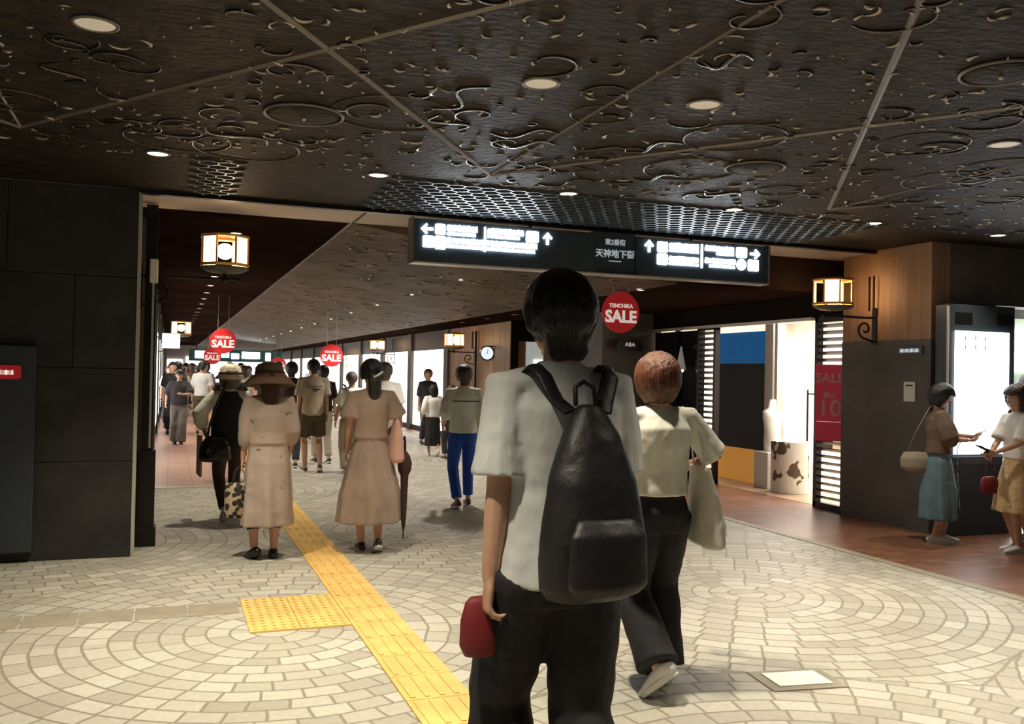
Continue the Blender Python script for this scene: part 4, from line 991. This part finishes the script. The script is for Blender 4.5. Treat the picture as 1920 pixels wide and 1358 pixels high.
# ---------------------------------------------------------------- woman in the brown hat
P = person('woman in wide brown hat and long pale flecked coat, black cropped leggings', (.74, 7.40, 0), 2, 1.52, build=1.02, sw=.165, voxel=.010,
           la=(-.21, .04, .88), ra=(.20, .12, .92), lf=(-.10, .02, .10, 18, 22), rf=(.07, .03, .085, 0, 4), hair=('long', 'hairbrown'),
           dress=('sand', .30, .225, dict(sl=.78, slw=.078, w=1.08, waist=.162)), legs=('tblack', .25), shoes=('shoeb', 'shoeb'), hatspec=('wide', 'hat'), head=(0, -6))
t = held('handbag', 'black and beige woven-pattern square bag held by the hatted woman', 'bag', P, (-.215, .05, .37))
b = NB(); lathe(b, [(0, 0, 0, .115, .05), (0, 0, .03, .13, .06), (0, 0, .24, .125, .055), (0, 0, .27, .12, .05)], 28); link('bag_body', b, MT['check'], t, smooth=True)
for q in (-.03, .03): link('handle', tube(NB(), [(-.07, q, .26), (-.05, q, .37), (0, q * .7, .41), (.05, q, .37), (.07, q, .26)], .007, 6), MT['tblack'], t, smooth=True)

# ---------------------------------------------------------------- woman with pale hat and black vest
P = person('woman in cream bucket hat, black vest over white puffed sleeves, brown trousers', (.56, 9.42, 0), 4, 1.50, sw=.16, voxel=.012,
           la=(-.25, .02, .96), ra=(.22, .12, .95), lf=(-.06, -.20, .16, 40, 0), rf=(.07, .12, .085, 0, 4), hair=('bob', 'hairgrey'), hatspec=('bucket', 'paleh'),
           top=('offwhite', dict(hem=.97, w=1.02, sl=.85, slw=.075, puff=.02), 'blouse'), bottom=('slim', 'dkbrown'), shoes=('shoew', 'sole'), lpole=(-.9, -.4, 0))
b = NB(); s = P['s']
lathe(b, [(0, 0, .80 * s, .205 * s, .15 * s), (0, 0, 1.0 * s, .195 * s, .145 * s), (0, 0, 1.2 * s, .19 * s, .142 * s), (0, 0, 1.34 * s, .175 * s, .128 * s), (0, 0, 1.425 * s, .12 * s, .085 * s), (0, 0, 1.45 * s, .07 * s, .06 * s)], 36)
organic('vest', b, MT['tblack'], P['root'], .012, 4, .02)
t = held('shoulder_bag', 'glossy black slouchy bag at the left hip of the woman in black vest', 'bag', P, (-.16, -.15, .66))
b = NB(); lathe(b, [(0, 0, 0, .11, .05), (0, 0, .03, .155, .075), (0, 0, .14, .15, .075), (0, 0, .23, .11, .05), (0, 0, .26, .08, .03)], 28); organic('bag_body', b, mat('glossy_black_leather', (.012, .011, .014), .22, bump=(10, .6, .02)), t, .012, 3, .02)
link('strap', tube(NB(), [(-.08, 0, .24), (-.05, .0, .40), (.02, .01, .60), (.12, .06, .84), (.15, .12, .86)], (.012, .003), 6, side=V((1, 0, 0))), MT['nylon'], t, smooth=True)
t = held('flat_case', 'thin tan flat case carried edge-on left of the black bag', 'case', P, (-.31, .03, .50))
link('case_body', box(-.012, .012, -.16, .16, 0, .40), MT['tan'], t, bevel=.008)

# ---------------------------------------------------------------- person with blue trousers
P = person('person in sage green jacket with dark back seam and bright blue trousers', (3.07, 9.66, 0), -3, 1.57, sw=.17, voxel=.011,
           la=(-.21, .14, 1.0), ra=(.22, .05, .90), lf=(-.08, -.10, .10, 12, 6), rf=(.12, .16, .085, 0, 5), hair=('full', 'hairbrown'),
           top=('sage', dict(hem=.90, w=1.12, sl=.70, slw=.082), 'jacket'), bottom=('slim', 'blue'), shoes=('shoebr', 'sole'))
s = P['s']
link('back_seam', tube(NB(), [V((-.17, -.128, 1.285)) * s, V((-.08, -.148, 1.285)) * s, V((.08, -.148, 1.285)) * s, V((.17, -.128, 1.285)) * s], (.003, .008), 6), mat('dark_green_seam', (.03, .06, .055), .7), P['root'], smooth=True)

# ---------------------------------------------------------------- group in front of the shops
P = person('man in khaki tee with dark back print and olive shorts, walking away', (1.97, 13.5, 0), 0, 1.64, sw=.18, voxel=.014,
           la=(-.22, .05, .84), ra=(.22, .02, .84), lf=(-.09, .08, .085, 0, 6), rf=(.11, -.10, .12, 22, 8), hair=('short', 'hairblack'),
           top=('khaki', dict(hem=.86, w=1.12, sl=.45, slw=.085)), bottom=('shorts', 'olive'), shoes=('shoebr', 'sole'))
s = P['s']; b = NB(); bx(b, -.11, .11, -.158, -.150, 1.30, 1.312); bx(b, -.10, .0, -.158, -.150, 1.275, 1.283); prism(b, [(-.05, 1.27), (.05, 1.275), (.09, 1.262), (.01, 1.225), (-.03, 1.205), (-.01, 1.24)], -.158, -.150)
bmesh.ops.transform(b, matrix=Matrix.Diagonal((s, s, s, 1)), verts=b.verts); link('back_print', b, MT['ink'], P['root'])
P = person('person in white tee with dark strap and taupe trousers, right of the khaki tee man', (2.50, 13.3, 0), 6, 1.47, sw=.16, voxel=.014,
           la=(-.25, .06, .86), ra=(.22, .1, .9), lf=(-.07, -.05, .09, 8, 4), rf=(.08, .08, .085, 0, 4), hair=('short', 'hairgrey'), top=('white', dict(hem=.93, w=1.12, sl=.48, slw=.085)), bottom=('wide', 'khaki'), shoes=('shoew', 'sole'))
t = held('crossbody_strap', 'dark crossbody strap over the white tee beside the khaki tee man', 'strap', P, (0, 0, 0))
link('band', tube(NB(), [(-.12, .08, 1.30), (-.125, -.03, 1.29), (-.04, -.135, 1.15), (.08, -.14, .97), (.14, -.08, .88)], (.018, .004), 6, side=V((1, 0, 0))), MT['nylon'], t, smooth=True)
person('person with grey-brown cropped hair in white shirt behind the taupe-dressed woman', (2.66, 11.8, 0), 0, 1.60, sw=.165, voxel=.014, la=(-.25, .1, .9), ra=(.26, .1, .9), hair=('full', 'hairgrey'),
       top=('white', dict(hem=.9, w=1.1, sl=.5, slw=.085)), bottom=('slim', 'khaki'), shoes=('shoew', 'sole'))
person('dark-haired person in dark brown top left of the khaki tee man', (1.74, 14.2, 0), -10, 1.60, sw=.165, voxel=.016, hair=('full', 'hairblack'), top=('dkbrown', dict(hem=.88, w=1.15, sl=.5, slw=.09)), bottom=('slim', 'charcoal'))
person('black-haired person in black top between the khaki tee and the white tee', (2.32, 14.8, 0), 5, 1.56, sw=.16, voxel=.016, hair=('full', 'hairblack'), top=('tblack', dict(hem=.9, w=1.1, sl=.5, slw=.08)), bottom=('slim', 'khaki'))
person('small figure with long dark hair, white blouse and long black skirt near the shop windows', (4.42, 15.7, 0), 0, 1.27, sw=.165, voxel=.014, la=(-.25, .08, .92), ra=(.25, .08, .92), lf=(-.06, .1, .085, 0, 0), rf=(.08, -.2, .16, 40, 0), hair=('long', 'hairblack'),
       top=('white', dict(hem=.93, w=1.15, sl=.8, slw=.085), 'blouse'), bottom=('skirt', 'tblack', .25, .2), shoes=('shoew', 'sole'))
person('person in dark cap-like hair and grey top behind the small figure in white blouse', (5.0, 18.2, 0), 180, 1.55, sw=.15, voxel=.02, hair=('full', 'hairgrey'), top=('charcoal', dict(hem=.9, w=1.1, sl=.6, slw=.08)), bottom=('slim', 'charcoal'))
person('slim passer-by in white long-sleeved shirt and dark trousers left of the sage jacket', (4.55, 15.0, 0), 10, 1.28, sw=.15, voxel=.018, hair=('short', 'hairgrey'), top=('white', dict(hem=.9, w=1.1, sl=.8, slw=.08)), bottom=('slim', 'charcoal'))
P = person('dark-haired person in dark top just right of the cream bucket hat', (.76, 12.7, 0), 0, 1.55, sw=.165, voxel=.014, hair=('short', 'hairbrown'), top=('charcoal', dict(hem=.9, w=1.12, sl=.6, slw=.085)), bottom=('slim', 'charcoal'))
P = person('man in charcoal tee and wide grey trousers walking towards us looking at a phone', (.17, 18.7, 0), 180, 1.44, sw=.18, voxel=.016, la=(-.06, .30, 1.16), ra=(.28, .08, .95), lf=(-.06, .1, .085, 0, 2), rf=(.07, -.08, .1, 15, 2), hair=('full', 'hairblack'),
           top=('charcoal', dict(hem=.90, w=1.2, sl=.5, slw=.095)), bottom=('wide', 'grey'), facial=True, head=(0, -22), lpole=(-.8, -.3, -.4), palms=((.2, -.5, .8), (-1, 0, 0)))
t = held('phone', 'small pale phone held by the man in charcoal walking towards us', 'phone', P, (-.01, .37, 1.19)); link('case', bx(NB(), -.035, .035, -.05, .05, -.005, .005), MT['white'], t, bevel=.003)

# ---------------------------------------------------------------- girl by the kiosk
P = person('woman with black bob, brown loose top and long pale blue skirt reading by the kiosk', (6.76, 6.55, 0), -128, 1.46, sw=.15, voxel=.010,
           la=(-.02, .30, 1.17), ra=(.06, .27, 1.13), lf=(-.06, .05, .085, 0, 8), rf=(.06, -.04, .085, 0, 10), hair=('bob', 'hairblack'), facial=True, head=(0, -30),
           top=('brown', dict(hem=.97, w=1.16, sl=.62, slw=.098, puff=.01)), bottom=('skirt', 'denim', .26, .23), shoes=('shoew', 'shoew'), lpole=(-.7, -.5, -.5), rpole=(.7, -.5, -.5), curl=.6, palms=((.5, -.2, .8), (-.5, -.2, .8)))
t = held('phone', 'pale phone held up in both hands by the woman reading beside the kiosk', 'phone', P, (.02, .39, 1.20)); link('case', bx(NB(), -.036, .036, -.075, .075, -.005, .005, Matrix.Rotation(math.radians(38), 4, 'X')), MT['white'], t, bevel=.003)
t = held('shoulder_bag', 'soft beige shoulder bag behind the woman reading beside the kiosk', 'bag', P, (.02, -.23, .77))
b = NB(); lathe(b, [(0, 0, 0, .05, .09), (0, 0, .03, .07, .135), (0, 0, .12, .065, .14), (0, 0, .18, .03, .11)], 24); organic('bag_body', b, MT['beigebag'], t, .012, 3, .01)
link('strap', tube(NB(), [(0, -.08, .16), (.05, -.02, .35), (.06, .10, .60), (.0, .20, .66)], (.010, .003), 6, side=V((1, 0, 0))), MT['beigebag'], t, smooth=True)
t = held('woven_strap', 'black and white patterned strap hanging in front of the pale blue skirt', 'strap', P, (-.06, .20, .38))
b = NB(); tube(b, [(0, .02, 0), (0, .0, .3), (0, -.01, .55), (0, .03, .64)], (.014, .004), 6, side=V((1, 0, 0)))
link('band', b, print_material('black_and_white_band', (.75, .73, .68), (.02, .02, .025), 36, .38, .42, True), t, smooth=True)

# ---------------------------------------------------------------- pair at the right edge
P = person('woman with brown wavy hair, white top and pale yellow print skirt at the right edge', (7.09, 5.98, 0), 78, 1.46, sw=.155, voxel=.011,
           la=(-.06, .30, 1.04), ra=(.02, .30, 1.02), hair=('curly', 'hairbrown'), facial=True, head=(0, -12), lf=(-.07, .03, .085, 0, 4), rf=(.07, -.05, .085, 0, 4),
           top=('white', dict(hem=.97, w=1.08, sl=.5, slw=.085)), bottom=('skirt', 'yellowskirt', .42, .25), shoes=('shoew', 'shoew'), lpole=(-.7, -.5, -.5), rpole=(.7, -.5, -.5), palms=((.5, -.2, .8), (-.5, -.2, .8)))
t = held('phone', 'dark phone in the hands of the woman in the yellow print skirt', 'phone', P, (-.01, .39, 1.07)); link('case', bx(NB(), -.036, .036, -.07, .07, -.005, .005, Matrix.Rotation(math.radians(25), 4, 'X')), MT['ink'], t, bevel=.003)
t = held('handbag', 'small dark red bag hanging beside the yellow print skirt', 'bag', P, (.10, .25, .60))
b = NB(); lathe(b, [(0, 0, 0, .03, .07), (0, 0, .03, .04, .09), (0, 0, .13, .03, .08), (0, 0, .15, .015, .05)], 20); link('bag_body', b, MT['redc'], t, smooth=True)
link('strap', tube(NB(), [(0, -.05, .14), (-.03, -.03, .35), (-.04, .0, .45), (-.03, .03, .35), (0, .05, .14)], .004, 6), MT['redc'], t, smooth=True)
P = person('woman in taupe coat behind the yellow print skirt, cut by the right edge', (7.66, 6.33, 0), 95, 1.56, sw=.16, voxel=.012, hair=('curly', 'hairbrown'), la=(-.2, .2, .95), ra=(.2, .1, .88),
           dress=('taupe', .42, .21, dict(sl=.85, slw=.082, w=1.12, waist=.17)), shoes=('shoeb', 'shoeb'))

# ---------------------------------------------------------------- the distant crowd
def copy_person(src, loc, face, sc, label, group, swap=None):
    r = src.copy(); C.objects.link(r); r.location = loc; r.rotation_euler = (0, 0, math.radians(face)); r.scale = (sc, sc, sc); r['label'] = label; r['group'] = group
    if 'group' in r and group is None: del r['group']
    for ch in src.children:
        c = ch.copy(); C.objects.link(c); c.parent = r
        for g in ch.children: d = g.copy(); C.objects.link(d); d.parent = c
    return r
kinds = [('white', 'charcoal', 'slim', 'full', 'hairblack', 'white top and dark trousers'), ('tblack', 'tblack', 'slim', 'short', 'hairblack', 'black clothes'), ('offwhite', 'khaki', 'wide', 'long', 'hairbrown', 'off-white top and khaki trousers'),
         ('grey', 'cream', 'skirt', 'bob', 'hairblack', 'grey top and cream skirt'), ('tgrey', 'olive', 'shorts', 'short', 'hairblack', 'light grey tee and shorts'), ('brown', 'tblack', 'skirt', 'long', 'hairbrown', 'brown top and black skirt')]
protos = []
GR = 'distant pedestrians in %s'
first = [(-.02, 24.0, 180, 1.52), (.05, 21.5, 180, 1.60), (1.62, 22.0, 0, 1.55), (.75, 26.0, 0, 1.55), (2.9, 19.4, 0, 1.62), (1.9, 24.5, 180, 1.55)]
for k, (tm, bm_, bk, hr, hc_, txt) in enumerate(kinds):
    x, y, fa, H_ = first[k]
    q = person('distant pedestrian in %s, far down the corridor' % txt, (x, y, 0), fa, H_, sw=.16, voxel=.022, hair=(hr, hc_), top=(tm, dict(hem=.9, w=1.12, sl=.5, slw=.085)),
               bottom=(bk, bm_) if bk != 'skirt' else (bk, bm_, .4, .2), group=GR % txt, lf=(-.08, .14, .085, 0, 2), rf=(.08, -.14, .11, 22, 2))
    protos.append(q['root'])
r7 = random.Random(21)
placed = [(f[0], f[1]) for f in first]; i = 0; tries = 0
while i < 52 and tries < 2000:
    tries += 1
    k = r7.randrange(6); y = 21 + 36 * (i / 52) ** 1.15 + r7.uniform(-.8, .8); x = r7.uniform(.0, .85) if i % 2 else r7.uniform(1.55, 2.6 if y < 30 else 4.8)
    if any((x - a) ** 2 + (y - b_) ** 2 < .36 for a, b_ in placed): continue
    placed.append((x, y)); i += 1
    copy_person(protos[k], (x, y, .005), r7.choice((0, 180)) + r7.uniform(-12, 12), r7.uniform(.93, 1.05), 'distant pedestrian in %s, far down the corridor' % kinds[k][5], GR % kinds[k][5])
